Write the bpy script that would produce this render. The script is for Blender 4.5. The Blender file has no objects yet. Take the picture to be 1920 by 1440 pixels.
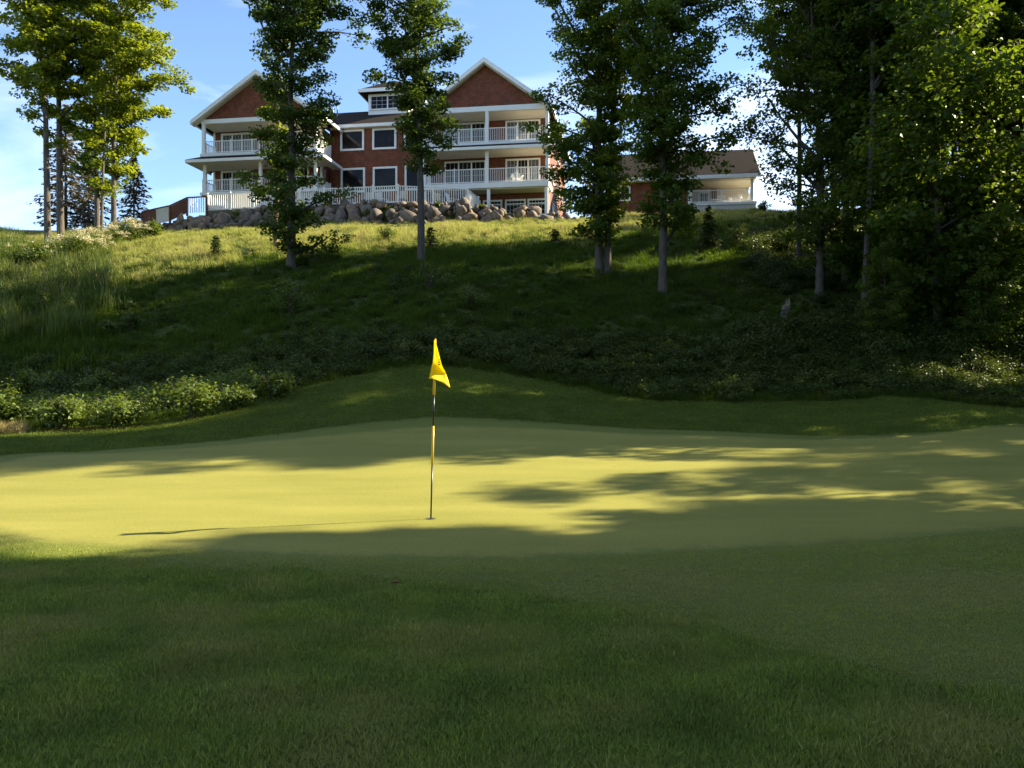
import bpy, math, random
import numpy as np
from mathutils import Vector, Matrix

S = bpy.context.scene
COL = S.collection
R = math.radians

# ------------------------------------------------------------------ camera, sky, sun, exposure
cam_d = bpy.data.cameras.new("camera")
cam = bpy.data.objects.new("camera", cam_d)
COL.objects.link(cam)
cam_d.sensor_width = 36.0
cam_d.lens = 30.0
cam_d.clip_start = 0.1
cam_d.clip_end = 3000.0
cam.location = (0, 0, 1.6)
cam.rotation_euler = (R(90.36), 0, 0)
S.camera = cam

SUN_EL, SUN_AZ = R(32), R(18)            # azimuth counted from +X towards +Y
to_sun = Vector((math.cos(SUN_EL) * math.cos(SUN_AZ), math.cos(SUN_EL) * math.sin(SUN_AZ), math.sin(SUN_EL)))
sun_d = bpy.data.lights.new("sun", 'SUN')
sun_d.energy = 5.0
sun_d.angle = R(0.53)
sun_d.color = (1.0, 0.88, 0.62)
sun = bpy.data.objects.new("sun", sun_d)
COL.objects.link(sun)
sun.rotation_euler = to_sun.to_track_quat('Z', 'Y').to_euler()

W = bpy.data.worlds.new("World")
S.world = W
W.use_nodes = True
nt = W.node_tree
nt.nodes.clear()
out = nt.nodes.new("ShaderNodeOutputWorld")
bg = nt.nodes.new("ShaderNodeBackground")
sky = nt.nodes.new("ShaderNodeTexSky")
sky.sky_type = 'NISHITA'
sky.sun_disc = False
sky.sun_elevation = SUN_EL
sky.sun_rotation = R(90) - SUN_AZ
sky.air_density = 1.0
sky.dust_density = 0.25
sky.altitude = 1500
sky.ozone_density = 3.0
tc = nt.nodes.new("ShaderNodeTexCoord")
mp = nt.nodes.new("ShaderNodeMapping")
mp.inputs['Scale'].default_value = (1.1, 1.1, 4.0)
mp.inputs['Rotation'].default_value = (0.0, R(8), R(30))
mp.inputs['Location'].default_value = (0.0, 2.3, 0.0)
cl = nt.nodes.new("ShaderNodeTexNoise")
cl.inputs['Scale'].default_value = 2.1
cl.inputs['Detail'].default_value = 7.0
cl.inputs['Roughness'].default_value = 0.55
cl.inputs['Distortion'].default_value = 0.5
cr = nt.nodes.new("ShaderNodeValToRGB")
cr.color_ramp.elements[0].position = 0.45
cr.color_ramp.elements[0].color = (0, 0, 0, 1)
cr.color_ramp.elements[1].position = 0.78
cr.color_ramp.elements[1].color = (0.6, 0.6, 0.6, 1)
mx = nt.nodes.new("ShaderNodeMixRGB")
mx.inputs['Color2'].default_value = (7.5, 7.7, 8.0, 1)
nt.links.new(tc.outputs['Generated'], mp.inputs['Vector'])
nt.links.new(mp.outputs['Vector'], cl.inputs['Vector'])
nt.links.new(cl.outputs['Fac'], cr.inputs['Fac'])
nt.links.new(cr.outputs['Color'], mx.inputs['Fac'])
nt.links.new(sky.outputs['Color'], mx.inputs['Color1'])
nt.links.new(mx.outputs['Color'], bg.inputs['Color'])
bg.inputs['Strength'].default_value = 0.09
nt.links.new(bg.outputs['Background'], out.inputs['Surface'])

S.view_settings.view_transform = 'Standard'
S.view_settings.look = 'None'
S.view_settings.gamma = 1.0
S.view_settings.use_curve_mapping = False
S.view_settings.exposure = 1.82
S.render.engine = 'CYCLES'
S.cycles.max_bounces = 8
S.cycles.diffuse_bounces = 3
S.cycles.glossy_bounces = 3
S.cycles.transmission_bounces = 4
S.cycles.use_denoising = True
S.cycles.caustics_reflective = False
S.cycles.caustics_refractive = False

# ------------------------------------------------------------------ materials
def new_mat(name):
    m = bpy.data.materials.new(name)
    m.use_nodes = True
    n = m.node_tree.nodes
    return m, n, m.node_tree.links, n['Principled BSDF']

def ramp(n, stops):
    r = n.new("ShaderNodeValToRGB")
    e = r.color_ramp.elements
    while len(e) < len(stops):
        e.new(0.5)
    for k, (p, c) in enumerate(stops):
        e[k].position = p
        e[k].color = (c[0], c[1], c[2], 1)
    return r

def noise(n, l, scale, detail=4, coord='Object', rough=0.55, mapscale=None):
    t = n.new("ShaderNodeTexCoord")
    x = n.new("ShaderNodeTexNoise")
    x.inputs['Scale'].default_value = scale
    x.inputs['Detail'].default_value = detail
    x.inputs['Roughness'].default_value = rough
    if mapscale:
        m = n.new("ShaderNodeMapping")
        m.inputs['Scale'].default_value = mapscale
        l.new(t.outputs[coord], m.inputs['Vector'])
        l.new(m.outputs['Vector'], x.inputs['Vector'])
    else:
        l.new(t.outputs[coord], x.inputs['Vector'])
    return x

def bump(n, l, src, b, strength, dist):
    k = n.new("ShaderNodeBump")
    k.inputs['Strength'].default_value = strength
    k.inputs['Distance'].default_value = dist
    l.new(src, k.inputs['Height'])
    l.new(k.outputs['Normal'], b.inputs['Normal'])
    return k

def simple_mat(name, col, rough=0.6, var=0.25, scale=6.0, bstr=0.15, bdist=0.01, metallic=0.0, spec=0.4):
    m, n, l, b = new_mat(name)
    x = noise(n, l, scale, 6)
    r = ramp(n, [(0.25, [c * (1 - var) for c in col]), (0.75, [min(1, c * (1 + var)) for c in col])])
    l.new(x.outputs['Fac'], r.inputs['Fac'])
    l.new(r.outputs['Color'], b.inputs['Base Color'])
    b.inputs['Roughness'].default_value = rough
    b.inputs['Metallic'].default_value = metallic
    b.inputs['Specular IOR Level'].default_value = spec
    bump(n, l, x.outputs['Fac'], b, bstr, bdist)
    return m

def leaf_mat(name, dark, light, trans=0.4, tcol=None, rough=0.45, spec=0.25, nscale=0.6, odd=None):
    m, n, l, b = new_mat(name)
    at = n.new("ShaderNodeAttribute")
    at.attribute_name = 'var'
    geo = n.new("ShaderNodeNewGeometry")
    x = n.new("ShaderNodeTexNoise")
    x.inputs['Scale'].default_value = nscale
    x.inputs['Detail'].default_value = 4
    l.new(geo.outputs['Position'], x.inputs['Vector'])
    add = n.new("ShaderNodeMath")
    add.operation = 'MULTIPLY_ADD'
    l.new(x.outputs['Fac'], add.inputs[0])
    add.inputs[1].default_value = 0.7
    mul = n.new("ShaderNodeMath")
    mul.operation = 'MULTIPLY_ADD'
    l.new(at.outputs['Fac'], mul.inputs[0])
    mul.inputs[1].default_value = 0.55
    mul.inputs[2].default_value = -0.12
    l.new(mul.outputs[0], add.inputs[2])
    r = ramp(n, [(0.1, dark), (0.9, light)])
    l.new(add.outputs[0], r.inputs['Fac'])
    if odd:                                   # patches of another tint
        x2 = n.new("ShaderNodeTexNoise")
        x2.inputs['Scale'].default_value = nscale * 0.55
        x2.inputs['Detail'].default_value = 5
        mpp2 = n.new("ShaderNodeMapping")
        mpp2.inputs['Location'].default_value = (31, 17, 5)
        l.new(geo.outputs['Position'], mpp2.inputs['Vector'])
        l.new(mpp2.outputs['Vector'], x2.inputs['Vector'])
        rr_ = ramp(n, [(0.45, (0, 0, 0)), (0.68, (.8, .8, .8))])
        l.new(x2.outputs['Fac'], rr_.inputs['Fac'])
        mo = n.new("ShaderNodeMixRGB")
        l.new(rr_.outputs['Color'], mo.inputs['Fac'])
        l.new(r.outputs['Color'], mo.inputs['Color1'])
        mo.inputs['Color2'].default_value = (*odd, 1)
        r = mo
    l.new(r.outputs['Color'], b.inputs['Base Color'])
    b.inputs['Roughness'].default_value = rough
    b.inputs['Specular IOR Level'].default_value = spec
    tr = n.new("ShaderNodeBsdfTranslucent")
    tm = n.new("ShaderNodeMixRGB")
    tm.blend_type = 'MULTIPLY'
    tm.inputs['Fac'].default_value = 1.0
    l.new(r.outputs['Color'], tm.inputs['Color1'])
    tm.inputs['Color2'].default_value = (*(tcol or (1.7, 1.5, 0.5)), 1)
    l.new(tm.outputs['Color'], tr.inputs['Color'])
    ms = n.new("ShaderNodeMixShader")
    ms.inputs['Fac'].default_value = trans
    l.new(b.outputs['BSDF'], ms.inputs[1])
    l.new(tr.outputs['BSDF'], ms.inputs[2])
    l.new(ms.outputs['Shader'], n['Material Output'].inputs['Surface'])
    return m

M = {}
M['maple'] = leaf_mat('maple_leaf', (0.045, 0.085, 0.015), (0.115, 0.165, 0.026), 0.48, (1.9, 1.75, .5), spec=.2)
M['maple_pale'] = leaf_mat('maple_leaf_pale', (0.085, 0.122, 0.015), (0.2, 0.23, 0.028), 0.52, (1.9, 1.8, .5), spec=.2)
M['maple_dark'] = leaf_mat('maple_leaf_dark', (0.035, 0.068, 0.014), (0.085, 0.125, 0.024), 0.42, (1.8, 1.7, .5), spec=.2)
M['spruce'] = leaf_mat('spruce_needle', (0.075, 0.066, 0.038), (0.2, 0.165, 0.095), 0.15, (1, 1, .8), spec=.1)
M['bush'] = leaf_mat('bush_leaf', (0.055, 0.095, 0.018), (0.15, 0.2, 0.038), 0.38)
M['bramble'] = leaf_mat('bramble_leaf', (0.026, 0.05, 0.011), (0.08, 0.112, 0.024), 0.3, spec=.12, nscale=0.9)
M['meadow_lit'] = leaf_mat('lit_meadow_blade', (0.2, 0.235, 0.055), (0.46, 0.455, 0.16), 0.45, (1.15, 1.15, .75), spec=.1, odd=(0.42, 0.385, 0.17))  # sunlit tone of the upper hill strip, put into the blade colour
M['lush_shaded'] = leaf_mat('shaded_lush_blade', (0.02, 0.044, 0.008), (0.08, 0.118, 0.02), 0.45, (2.0, 2.0, .6), spec=.06)  # greener, darker copy for the shaded slope; shade is put into the colour
M['weed'] = leaf_mat('weed_leaf', (0.05, 0.085, 0.02), (0.14, 0.185, 0.045), 0.38)
M['rough'] = leaf_mat('rough_blade', (0.06, 0.115, 0.022), (0.34, 0.4, 0.08), 0.3, (1.2, 1.25, .6), spec=.1, nscale=1.9, odd=(0.33, 0.3, 0.095))
M['fringe'] = leaf_mat('fringe_blade', (0.16, 0.2, 0.042), (0.38, 0.4, 0.1), 0.25, (1.2, 1.25, .6), spec=.08, nscale=1.2, odd=(0.34, 0.31, 0.11))
M['mown'] = leaf_mat('mown_blade', (0.05, 0.088, 0.015), (0.19, 0.23, 0.042), 0.3, (1.2, 1.25, .6), spec=.08, nscale=1.0)
M['straw'] = leaf_mat('straw_blade', (0.25, 0.19, 0.07), (0.5, 0.4, 0.17), 0.3, (1, 1, .8))
M['blossom'] = leaf_mat('cream_blossom', (0.5, 0.44, 0.26), (0.78, 0.72, 0.52), 0.25, (1, 1, .9))
M['litter'] = leaf_mat('dead_leaf', (0.12, 0.06, 0.018), (0.32, 0.18, 0.06), 0.1, (1, .9, .7), spec=.03)

def bark_mat(name, c0, c1):
    m, n, l, b = new_mat(name)
    x = noise(n, l, 3.0, 8, mapscale=(6, 6, 0.9), rough=0.65)
    r = ramp(n, [(0.3, c0), (0.7, c1)])
    l.new(x.outputs['Fac'], r.inputs['Fac'])
    l.new(r.outputs['Color'], b.inputs['Base Color'])
    b.inputs['Roughness'].default_value = 0.9
    bump(n, l, x.outputs['Fac'], b, 0.9, 0.05)
    return m
M['bark'] = bark_mat('maple_bark', (0.04, 0.033, 0.028), (0.145, 0.12, 0.1))
M['bark_red'] = bark_mat('pine_bark', (0.1, 0.055, 0.035), (0.28, 0.17, 0.11))
M['splinter'] = simple_mat('splintered_wood', (0.2, 0.165, 0.115), 0.8, 0.3, 12)

# mown ground, hillside soil and grass
def ground_mat():
    m, n, l, b = new_mat('ground_turf')
    big = noise(n, l, 0.35, 5, coord='Object')
    fine = noise(n, l, 26.0, 6, coord='Object', rough=0.7)
    mid = noise(n, l, 3.2, 5, coord='Object')
    r1 = ramp(n, [(0.3, (0.045, 0.072, 0.012)), (0.7, (0.085, 0.112, 0.02))])
    l.new(big.outputs['Fac'], r1.inputs['Fac'])
    r2 = ramp(n, [(0.3, (0.62, 0.62, 0.6)), (0.7, (1.3, 1.3, 1.25))])
    l.new(fine.outputs['Fac'], r2.inputs['Fac'])
    k = n.new("ShaderNodeMixRGB")
    k.blend_type = 'MULTIPLY'
    k.inputs['Fac'].default_value = 0.85
    l.new(r1.outputs['Color'], k.inputs['Color1'])
    l.new(r2.outputs['Color'], k.inputs['Color2'])
    r3 = ramp(n, [(0.3, (0.022, 0.036, 0.009)), (0.55, (0.05, 0.068, 0.016)), (0.8, (0.11, 0.11, 0.034))])
    l.new(mid.outputs['Fac'], r3.inputs['Fac'])
    at = n.new("ShaderNodeAttribute")
    at.attribute_name = 'hill'
    k2 = n.new("ShaderNodeMixRGB")
    l.new(at.outputs['Fac'], k2.inputs['Fac'])
    l.new(k.outputs['Color'], k2.inputs['Color1'])
    l.new(r3.outputs['Color'], k2.inputs['Color2'])
    l.new(k2.outputs['Color'], b.inputs['Base Color'])
    b.inputs['Roughness'].default_value = 0.85
    b.inputs['Specular IOR Level'].default_value = 0.05
    bump(n, l, fine.outputs['Fac'], b, 0.7, 0.03)
    return m
M['ground'] = ground_mat()

def turf_mat(name, c0, c1, fine_lo, fine_hi, bstr, edge):
    m, n, l, b = new_mat(name)
    big = noise(n, l, 0.55, 6, mapscale=(0.45, 1.5, 1), rough=0.6)
    fine = noise(n, l, 55.0, 5, rough=0.75)
    r1 = ramp(n, [(0.28, c0), (0.72, c1)])
    l.new(big.outputs['Fac'], r1.inputs['Fac'])
    r2 = ramp(n, [(0.3, (fine_lo,) * 3), (0.7, (fine_hi,) * 3)])
    l.new(fine.outputs['Fac'], r2.inputs['Fac'])
    k = n.new("ShaderNodeMixRGB")
    k.blend_type = 'MULTIPLY'
    k.inputs['Fac'].default_value = 1.0
    l.new(r1.outputs['Color'], k.inputs['Color1'])
    l.new(r2.outputs['Color'], k.inputs['Color2'])
    at = n.new("ShaderNodeAttribute")
    at.attribute_name = 'edge'
    xe = noise(n, l, 3.0, 6, rough=0.7)
    ed = n.new("ShaderNodeMath")
    ed.operation = 'ADD'
    l.new(at.outputs['Fac'], ed.inputs[0])
    l.new(xe.outputs['Fac'], ed.inputs[1])
    re_ = ramp(n, [(0.5, (0, 0, 0)), (0.95, (1, 1, 1))])
    l.new(ed.outputs[0], re_.inputs['Fac'])
    k3 = n.new("ShaderNodeMixRGB")
    k3.blend_type = 'MULTIPLY'
    k3.inputs['Fac'].default_value = 1.0
    k3.inputs['Color1'].default_value = (*edge, 1)
    l.new(r2.outputs['Color'], k3.inputs['Color2'])
    k4 = n.new("ShaderNodeMixRGB")
    l.new(re_.outputs['Color'], k4.inputs['Fac'])
    l.new(k3.outputs['Color'], k4.inputs['Color1'])
    l.new(k.outputs['Color'], k4.inputs['Color2'])
    l.new(k4.outputs['Color'], b.inputs['Base Color'])
    b.inputs['Roughness'].default_value = 0.75
    b.inputs['Specular IOR Level'].default_value = 0.06
    bump(n, l, fine.outputs['Fac'], b, bstr, 0.01)
    return m
M['green'] = turf_mat('green_turf', (0.19, 0.186, 0.042), (0.262, 0.246, 0.062), 0.7, 1.3, 0.6, (0.14, 0.15, 0.034))
M['collar'] = turf_mat('collar_turf', (0.115, 0.135, 0.026), (0.16, 0.17, 0.036), 0.72, 1.25, 0.6, (0.11, 0.125, 0.03))
M['apron'] = turf_mat('apron_turf', (0.095, 0.118, 0.024), (0.15, 0.158, 0.038), 0.65, 1.32, 0.7, (0.07, 0.1, 0.02))

def siding_mat():
    m, n, l, b = new_mat('cedar_shingle')
    t = n.new("ShaderNodeTexCoord")
    br = n.new("ShaderNodeTexBrick")
    br.inputs['Scale'].default_value = 1.0
    br.inputs['Brick Width'].default_value = 0.22
    br.inputs['Row Height'].default_value = 0.15
    br.inputs['Mortar Size'].default_value = 0.012
    br.inputs['Mortar Smooth'].default_value = 0.3
    br.inputs['Color1'].default_value = (0.24, 0.07, 0.028, 1)
    br.inputs['Color2'].default_value = (0.165, 0.049, 0.021, 1)
    br.inputs['Mortar'].default_value = (0.045, 0.015, 0.009, 1)
    sp = n.new("ShaderNodeSeparateXYZ")
    ad = n.new("ShaderNodeMath")
    cb = n.new("ShaderNodeCombineXYZ")
    l.new(t.outputs['Object'], sp.inputs[0])
    l.new(sp.outputs['X'], ad.inputs[0])
    l.new(sp.outputs['Y'], ad.inputs[1])
    l.new(ad.outputs[0], cb.inputs['X'])
    l.new(sp.outputs['Z'], cb.inputs['Y'])
    l.new(cb.outputs[0], br.inputs['Vector'])
    x = noise(n, l, 2.2, 6)
    r = ramp(n, [(0.3, (0.72, 0.7, 0.7)), (0.7, (1.2, 1.2, 1.2))])
    l.new(x.outputs['Fac'], r.inputs['Fac'])
    k = n.new("ShaderNodeMixRGB")
    k.blend_type = 'MULTIPLY'
    k.inputs['Fac'].default_value = 1
    l.new(br.outputs['Color'], k.inputs['Color1'])
    l.new(r.outputs['Color'], k.inputs['Color2'])
    l.new(k.outputs['Color'], b.inputs['Base Color'])
    b.inputs['Roughness'].default_value = 0.8
    bump(n, l, br.outputs['Fac'], b, -0.6, 0.02)
    return m
M['siding'] = siding_mat()
M['white'] = simple_mat('white_paint', (0.84, 0.83, 0.81), 0.5, 0.04, 2.0, 0.05)
M['cream'] = simple_mat('cream_paint', (0.66, 0.58, 0.45), 0.6, 0.06, 2.0, 0.05)
M['roof'] = simple_mat('roof_shingle', (0.032, 0.026, 0.023), 0.95, 0.35, 14, 0.5, 0.02, spec=0.04)
M['concrete'] = simple_mat('painted_concrete', (0.6, 0.57, 0.55), 0.8, 0.08, 3)
M['patio'] = simple_mat('patio_stone', (0.35, 0.32, 0.28), 0.85, 0.15, 3)
M['stone_dark'] = simple_mat('stone_facing', (0.12, 0.1, 0.085), 0.9, 0.4, 4, 0.5, 0.03)
M['brownwood'] = simple_mat('brown_stain', (0.13, 0.045, 0.03), 0.65, 0.2, 5)
M['beige'] = simple_mat('beige_fabric', (0.62, 0.53, 0.36), 0.85, 0.08, 8)
M['metal'] = simple_mat('grey_metal', (0.2, 0.2, 0.21), 0.4, 0.1, 8, metallic=0.6)
M['curtain'] = simple_mat('curtain', (0.32, 0.3, 0.27), 0.9, 0.2, 5)
def glass_mat():
    m, n, l, b = new_mat('window_glass')
    x = noise(n, l, 0.9, 4)
    r = ramp(n, [(0.35, (0.006, 0.006, 0.008)), (0.75, (0.035, 0.028, 0.026))])
    l.new(x.outputs['Fac'], r.inputs['Fac'])
    l.new(r.outputs['Color'], b.inputs['Base Color'])
    b.inputs['Roughness'].default_value = 0.08
    b.inputs['Specular IOR Level'].default_value = 0.14
    return m
M['glass'] = glass_mat()
M['pale_reflection'] = simple_mat('pale_reflection_glass', (0.11, 0.11, 0.115), 0.15, 0.5, 3.0, 0.0)  # grey tone stands in for reflections on some sliding-door panes
def rock_mat():
    m, n, l, b = new_mat('fieldstone')
    oi = n.new("ShaderNodeObjectInfo")
    x = noise(n, l, 3.5, 8, rough=0.65)
    r = ramp(n, [(0.3, (0.07, 0.058, 0.049)), (0.7, (0.26, 0.212, 0.168))])
    l.new(x.outputs['Fac'], r.inputs['Fac'])
    r2 = ramp(n, [(0.0, (0.6, 0.6, 0.64)), (0.5, (1.0, 0.95, 0.9)), (1.0, (1.25, 1.06, 0.88))])
    l.new(oi.outputs['Random'], r2.inputs['Fac'])
    k = n.new("ShaderNodeMixRGB")
    k.blend_type = 'MULTIPLY'
    k.inputs['Fac'].default_value = 1
    l.new(r.outputs['Color'], k.inputs['Color1'])
    l.new(r2.outputs['Color'], k.inputs['Color2'])
    l.new(k.outputs['Color'], b.inputs['Base Color'])
    b.inputs['Roughness'].default_value = 0.85
    bump(n, l, x.outputs['Fac'], b, 0.6, 0.05)
    return m
M['rock'] = rock_mat()
def flat_mat(name, col, rough=0.5, trans=0.0):
    m, n, l, b = new_mat(name)
    b.inputs['Base Color'].default_value = (*col, 1)
    b.inputs['Roughness'].default_value = rough
    if trans:
        tr = n.new("ShaderNodeBsdfTranslucent")
        tr.inputs['Color'].default_value = (*col, 1)
        ms = n.new("ShaderNodeMixShader")
        ms.inputs['Fac'].default_value = trans
        l.new(b.outputs['BSDF'], ms.inputs[1])
        l.new(tr.outputs['BSDF'], ms.inputs[2])
        l.new(ms.outputs['Shader'], n['Material Output'].inputs['Surface'])
    return m
M['flag'] = flat_mat('yellow_flag_cloth', (0.95, 0.8, 0.014), 0.7, 0.5)
M['yellow'] = flat_mat('yellow_enamel', (0.72, 0.46, 0.03), 0.35)
M['black'] = flat_mat('black_enamel', (0.012, 0.012, 0.012), 0.35)
M['cup'] = flat_mat('cup_liner', (0.05, 0.05, 0.04), 0.6)

# ------------------------------------------------------------------ object helpers
def tag(o, label=None, cat=None, group=None, kind=None):
    if label: o['label'] = label
    if cat: o['category'] = cat
    if group: o['group'] = group
    if kind: o['kind'] = kind
    return o

def empty(name, loc=(0, 0, 0), rz=0.0, label=None, cat=None, group=None):
    o = bpy.data.objects.new(name, None)
    COL.objects.link(o)
    o.empty_display_size = 0.3
    o.location = loc
    o.rotation_euler = (0, 0, rz)
    return tag(o, label, cat, group)

def link_mesh(name, me, mat, parent=None, link=True):
    if mat is not None and not me.materials:
        me.materials.append(mat)
    o = bpy.data.objects.new(name, me)
    if link:
        COL.objects.link(o)
    if parent is not None:
        o.parent = parent
    return o

def copy_tree(root, loc, rz, scale=1.0, label=None):
    c = root.copy()
    COL.objects.link(c)
    c.location = loc
    c.rotation_euler = (0, 0, rz)
    c.scale = (scale,) * 3
    if label: c['label'] = label
    for ch in [o for o in COL.objects if o.parent == root]:
        d = ch.copy()
        COL.objects.link(d)
        d.parent = c
        for g in [o for o in COL.objects if o.parent == ch]:
            e = g.copy()
            COL.objects.link(e)
            e.parent = d
    return c

class MB:
    """collects boxes, prisms and tubes for one mesh"""
    def __init__(self):
        self.v, self.f = [], []
    def poly(self, pts, faces):
        b = len(self.v)
        self.v += [tuple(p) for p in pts]
        self.f += [tuple(i + b for i in f) for f in faces]
        return self
    def box(self, x0, x1, y0, y1, z0, z1):
        p = [(x0, y0, z0), (x1, y0, z0), (x1, y1, z0), (x0, y1, z0), (x0, y0, z1), (x1, y0, z1), (x1, y1, z1), (x0, y1, z1)]
        return self.poly(p, [(3, 2, 1, 0), (4, 5, 6, 7), (0, 1, 5, 4), (1, 2, 6, 5), (2, 3, 7, 6), (3, 0, 4, 7)])
    def bar(self, a, b, w, h):
        """square bar from a to b, w across (horizontal), h high"""
        a, b = Vector(a), Vector(b)
        d = (b - a).normalized()
        s = d.cross(Vector((0, 0, 1)))
        if s.length < 1e-4: s = Vector((1, 0, 0))
        s.normalize()
        u = s.cross(d)
        s, u = s * w / 2, u * h / 2
        p = [a - s - u, a + s - u, a + s + u, a - s + u, b - s - u, b + s - u, b + s + u, b - s + u]
        return self.poly(p, [(3, 2, 1, 0), (4, 5, 6, 7), (0, 1, 5, 4), (1, 2, 6, 5), (2, 3, 7, 6), (3, 0, 4, 7)])
    def prism(self, pts2, axis_lo, axis_hi):
        """polygon in (x,z) extruded along y"""
        n = len(pts2)
        p = [(x, axis_lo, z) for x, z in pts2] + [(x, axis_hi, z) for x, z in pts2]
        f = [tuple(range(n)), tuple(range(2 * n - 1, n - 1, -1))]
        f += [(i, i + n, (i + 1) % n + n, (i + 1) % n) for i in range(n)]
        return self.poly(p, f)
    def tube(self, pts, rad, sides=6, cap=True):
        pts = [Vector(p) for p in pts]
        b = len(self.v)
        for i, p in enumerate(pts):
            d = (pts[min(i + 1, len(pts) - 1)] - pts[max(i - 1, 0)]).normalized()
            s = d.cross(Vector((0, 1, 0.13))).normalized()
            u = s.cross(d)
            for k in range(sides):
                a = 2 * math.pi * k / sides
                q = p + (s * math.cos(a) + u * math.sin(a)) * rad[i]
                self.v.append(tuple(q))
        for i in range(len(pts) - 1):
            for k in range(sides):
                a0, a1 = b + i * sides + k, b + i * sides + (k + 1) % sides
                self.f.append((a0, a0 + sides, a1 + sides, a1))
        if cap:
            self.f.append(tuple(b + k for k in range(sides)))
            t = b + (len(pts) - 1) * sides
            self.f.append(tuple(t + k for k in range(sides - 1, -1, -1)))
        return self
    def mesh(self, name, smooth=False):
        me = bpy.data.meshes.new(name)
        me.from_pydata(self.v, [], self.f)
        me.update()
        if smooth:
            me.polygons.foreach_set('use_smooth', [True] * len(me.polygons))
        bmf(me)
        return me
    def build(self, name, mat, parent=None, smooth=False, bevel=0.0):
        o = link_mesh(name, self.mesh(name, smooth), mat, parent)
        if bevel:
            b = o.modifiers.new('bevel', 'BEVEL')
            b.width = bevel
            b.segments = 2
        return o

import bmesh
def bmf(me):
    bm = bmesh.new()
    bm.from_mesh(me)
    bmesh.ops.recalc_face_normals(bm, faces=bm.faces)
    bm.to_mesh(me)
    bm.free()

def faces_mesh(name, P, var=None, smooth=False):
    """P: (N,k,3) array of k-gons -> mesh with a float face attribute 'var'"""
    N, k, _ = P.shape
    me = bpy.data.meshes.new(name)
    me.vertices.add(N * k)
    me.vertices.foreach_set('co', P.reshape(-1).astype(np.float32))
    me.loops.add(N * k)
    me.loops.foreach_set('vertex_index', np.arange(N * k, dtype=np.int32))
    me.polygons.add(N)
    me.polygons.foreach_set('loop_start', np.arange(0, N * k, k, dtype=np.int32))
    me.polygons.foreach_set('loop_total', np.full(N, k, dtype=np.int32))
    if var is not None:
        a = me.attributes.new('var', 'FLOAT', 'FACE')
        a.data.foreach_set('value', var.astype(np.float32))
    me.update(calc_edges=True)
    return me

def norm(v):
    return v / np.maximum(np.linalg.norm(v, axis=-1, keepdims=True), 1e-9)

def leaf_quads(rng, C, Nrm, L, Wd):
    """folded leaf blades at centres C, facing Nrm"""
    n = len(C)
    t = rng.normal(size=(n, 3))
    d = norm(t - (t * Nrm).sum(1, keepdims=True) * Nrm)
    s = np.cross(Nrm, d)
    L = L[:, None]
    Wd = Wd[:, None]
    p0 = C - d * L * 0.5
    p2 = C + d * L * 0.5 - Nrm * L * 0.12
    p1 = C + s * Wd * 0.5 + Nrm * Wd * 0.16 - d * L * 0.08
    p3 = C - s * Wd * 0.5 + Nrm * Wd * 0.16 - d * L * 0.08
    return np.stack([p0, p1, p2, p3], 1)

# ------------------------------------------------------------------ terrain
D_ROWS = np.array([0, 6, 10.5, 16, 20, 24, 27, 32, 38, 45, 50, 53, 56.5, 60, 70, 90, 120.])
U_PX = np.array([-900, 0, 250, 400, 540, 770, 1000, 1250, 1500, 1700, 1920, 2800.])
Z_TAB = np.array([
    [0, 0, 0, .12, .25, .5, .8, 2.3, 4.5, 7.4, 9.1, 10.2, 11.4, 12.3, 13.0, 13.2, 13.2],
    [0, 0, 0, .17, .36, .62, .9, 2.9, 5.3, 8.3, 9.85, 10.8, 12.0, 12.75, 13.2, 13.3, 13.3],
    [0, 0, 0, .18, .42, .74, 1.1, 3.1, 5.7, 8.7, 10.3, 11.0, 11.9, 12.6, 13.3, 13.4, 13.4],
    [0, 0, 0, .19, .46, 1.0, 1.4, 3.4, 6.0, 9.0, 10.6, 11.3, 12.3, 13.0, 13.4, 13.5, 13.5],
    [0, 0, 0, .2, .5, 1.3, 1.9, 3.9, 6.3, 9.1, 10.8, 11.6, 12.7, 13.2, 13.4, 13.5, 13.5],
    [0, 0, 0, .2, .5, 1.5, 2.3, 4.2, 6.4, 9.0, 10.85, 11.8, 13.1, 13.4, 13.5, 13.6, 13.6],
    [0, 0, 0, .2, .45, 1.1, 1.9, 3.9, 6.2, 8.9, 10.85, 11.85, 13.0, 13.4, 13.6, 13.7, 13.7],
    [0, 0, 0, .2, .38, .82, 1.35, 3.5, 5.9, 8.8, 10.9, 12.0, 13.1, 13.9, 14.1, 14.1, 14.1],
    [0, 0, 0, .2, .4, .85, 1.35, 3.4, 5.7, 8.6, 10.8, 12.1, 13.4, 14.0, 14.2, 14.2, 14.2],
    [0, 0, 0, .24, .5, 1.0, 1.5, 3.3, 5.6, 8.5, 10.6, 12.0, 13.3, 14.0, 14.2, 14.2, 14.2],
    [0, 0, 0, .28, .55, .95, 1.25, 3.1, 5.4, 8.3, 10.4, 11.8, 13.0, 13.8, 14.2, 14.2, 14.2],
    [0, 0, 0, .3, .6, 1.0, 1.4, 3.0, 5.2, 8.0, 10, 11.4, 12.6, 13.4, 14.0, 14.2, 14.2]])

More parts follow.
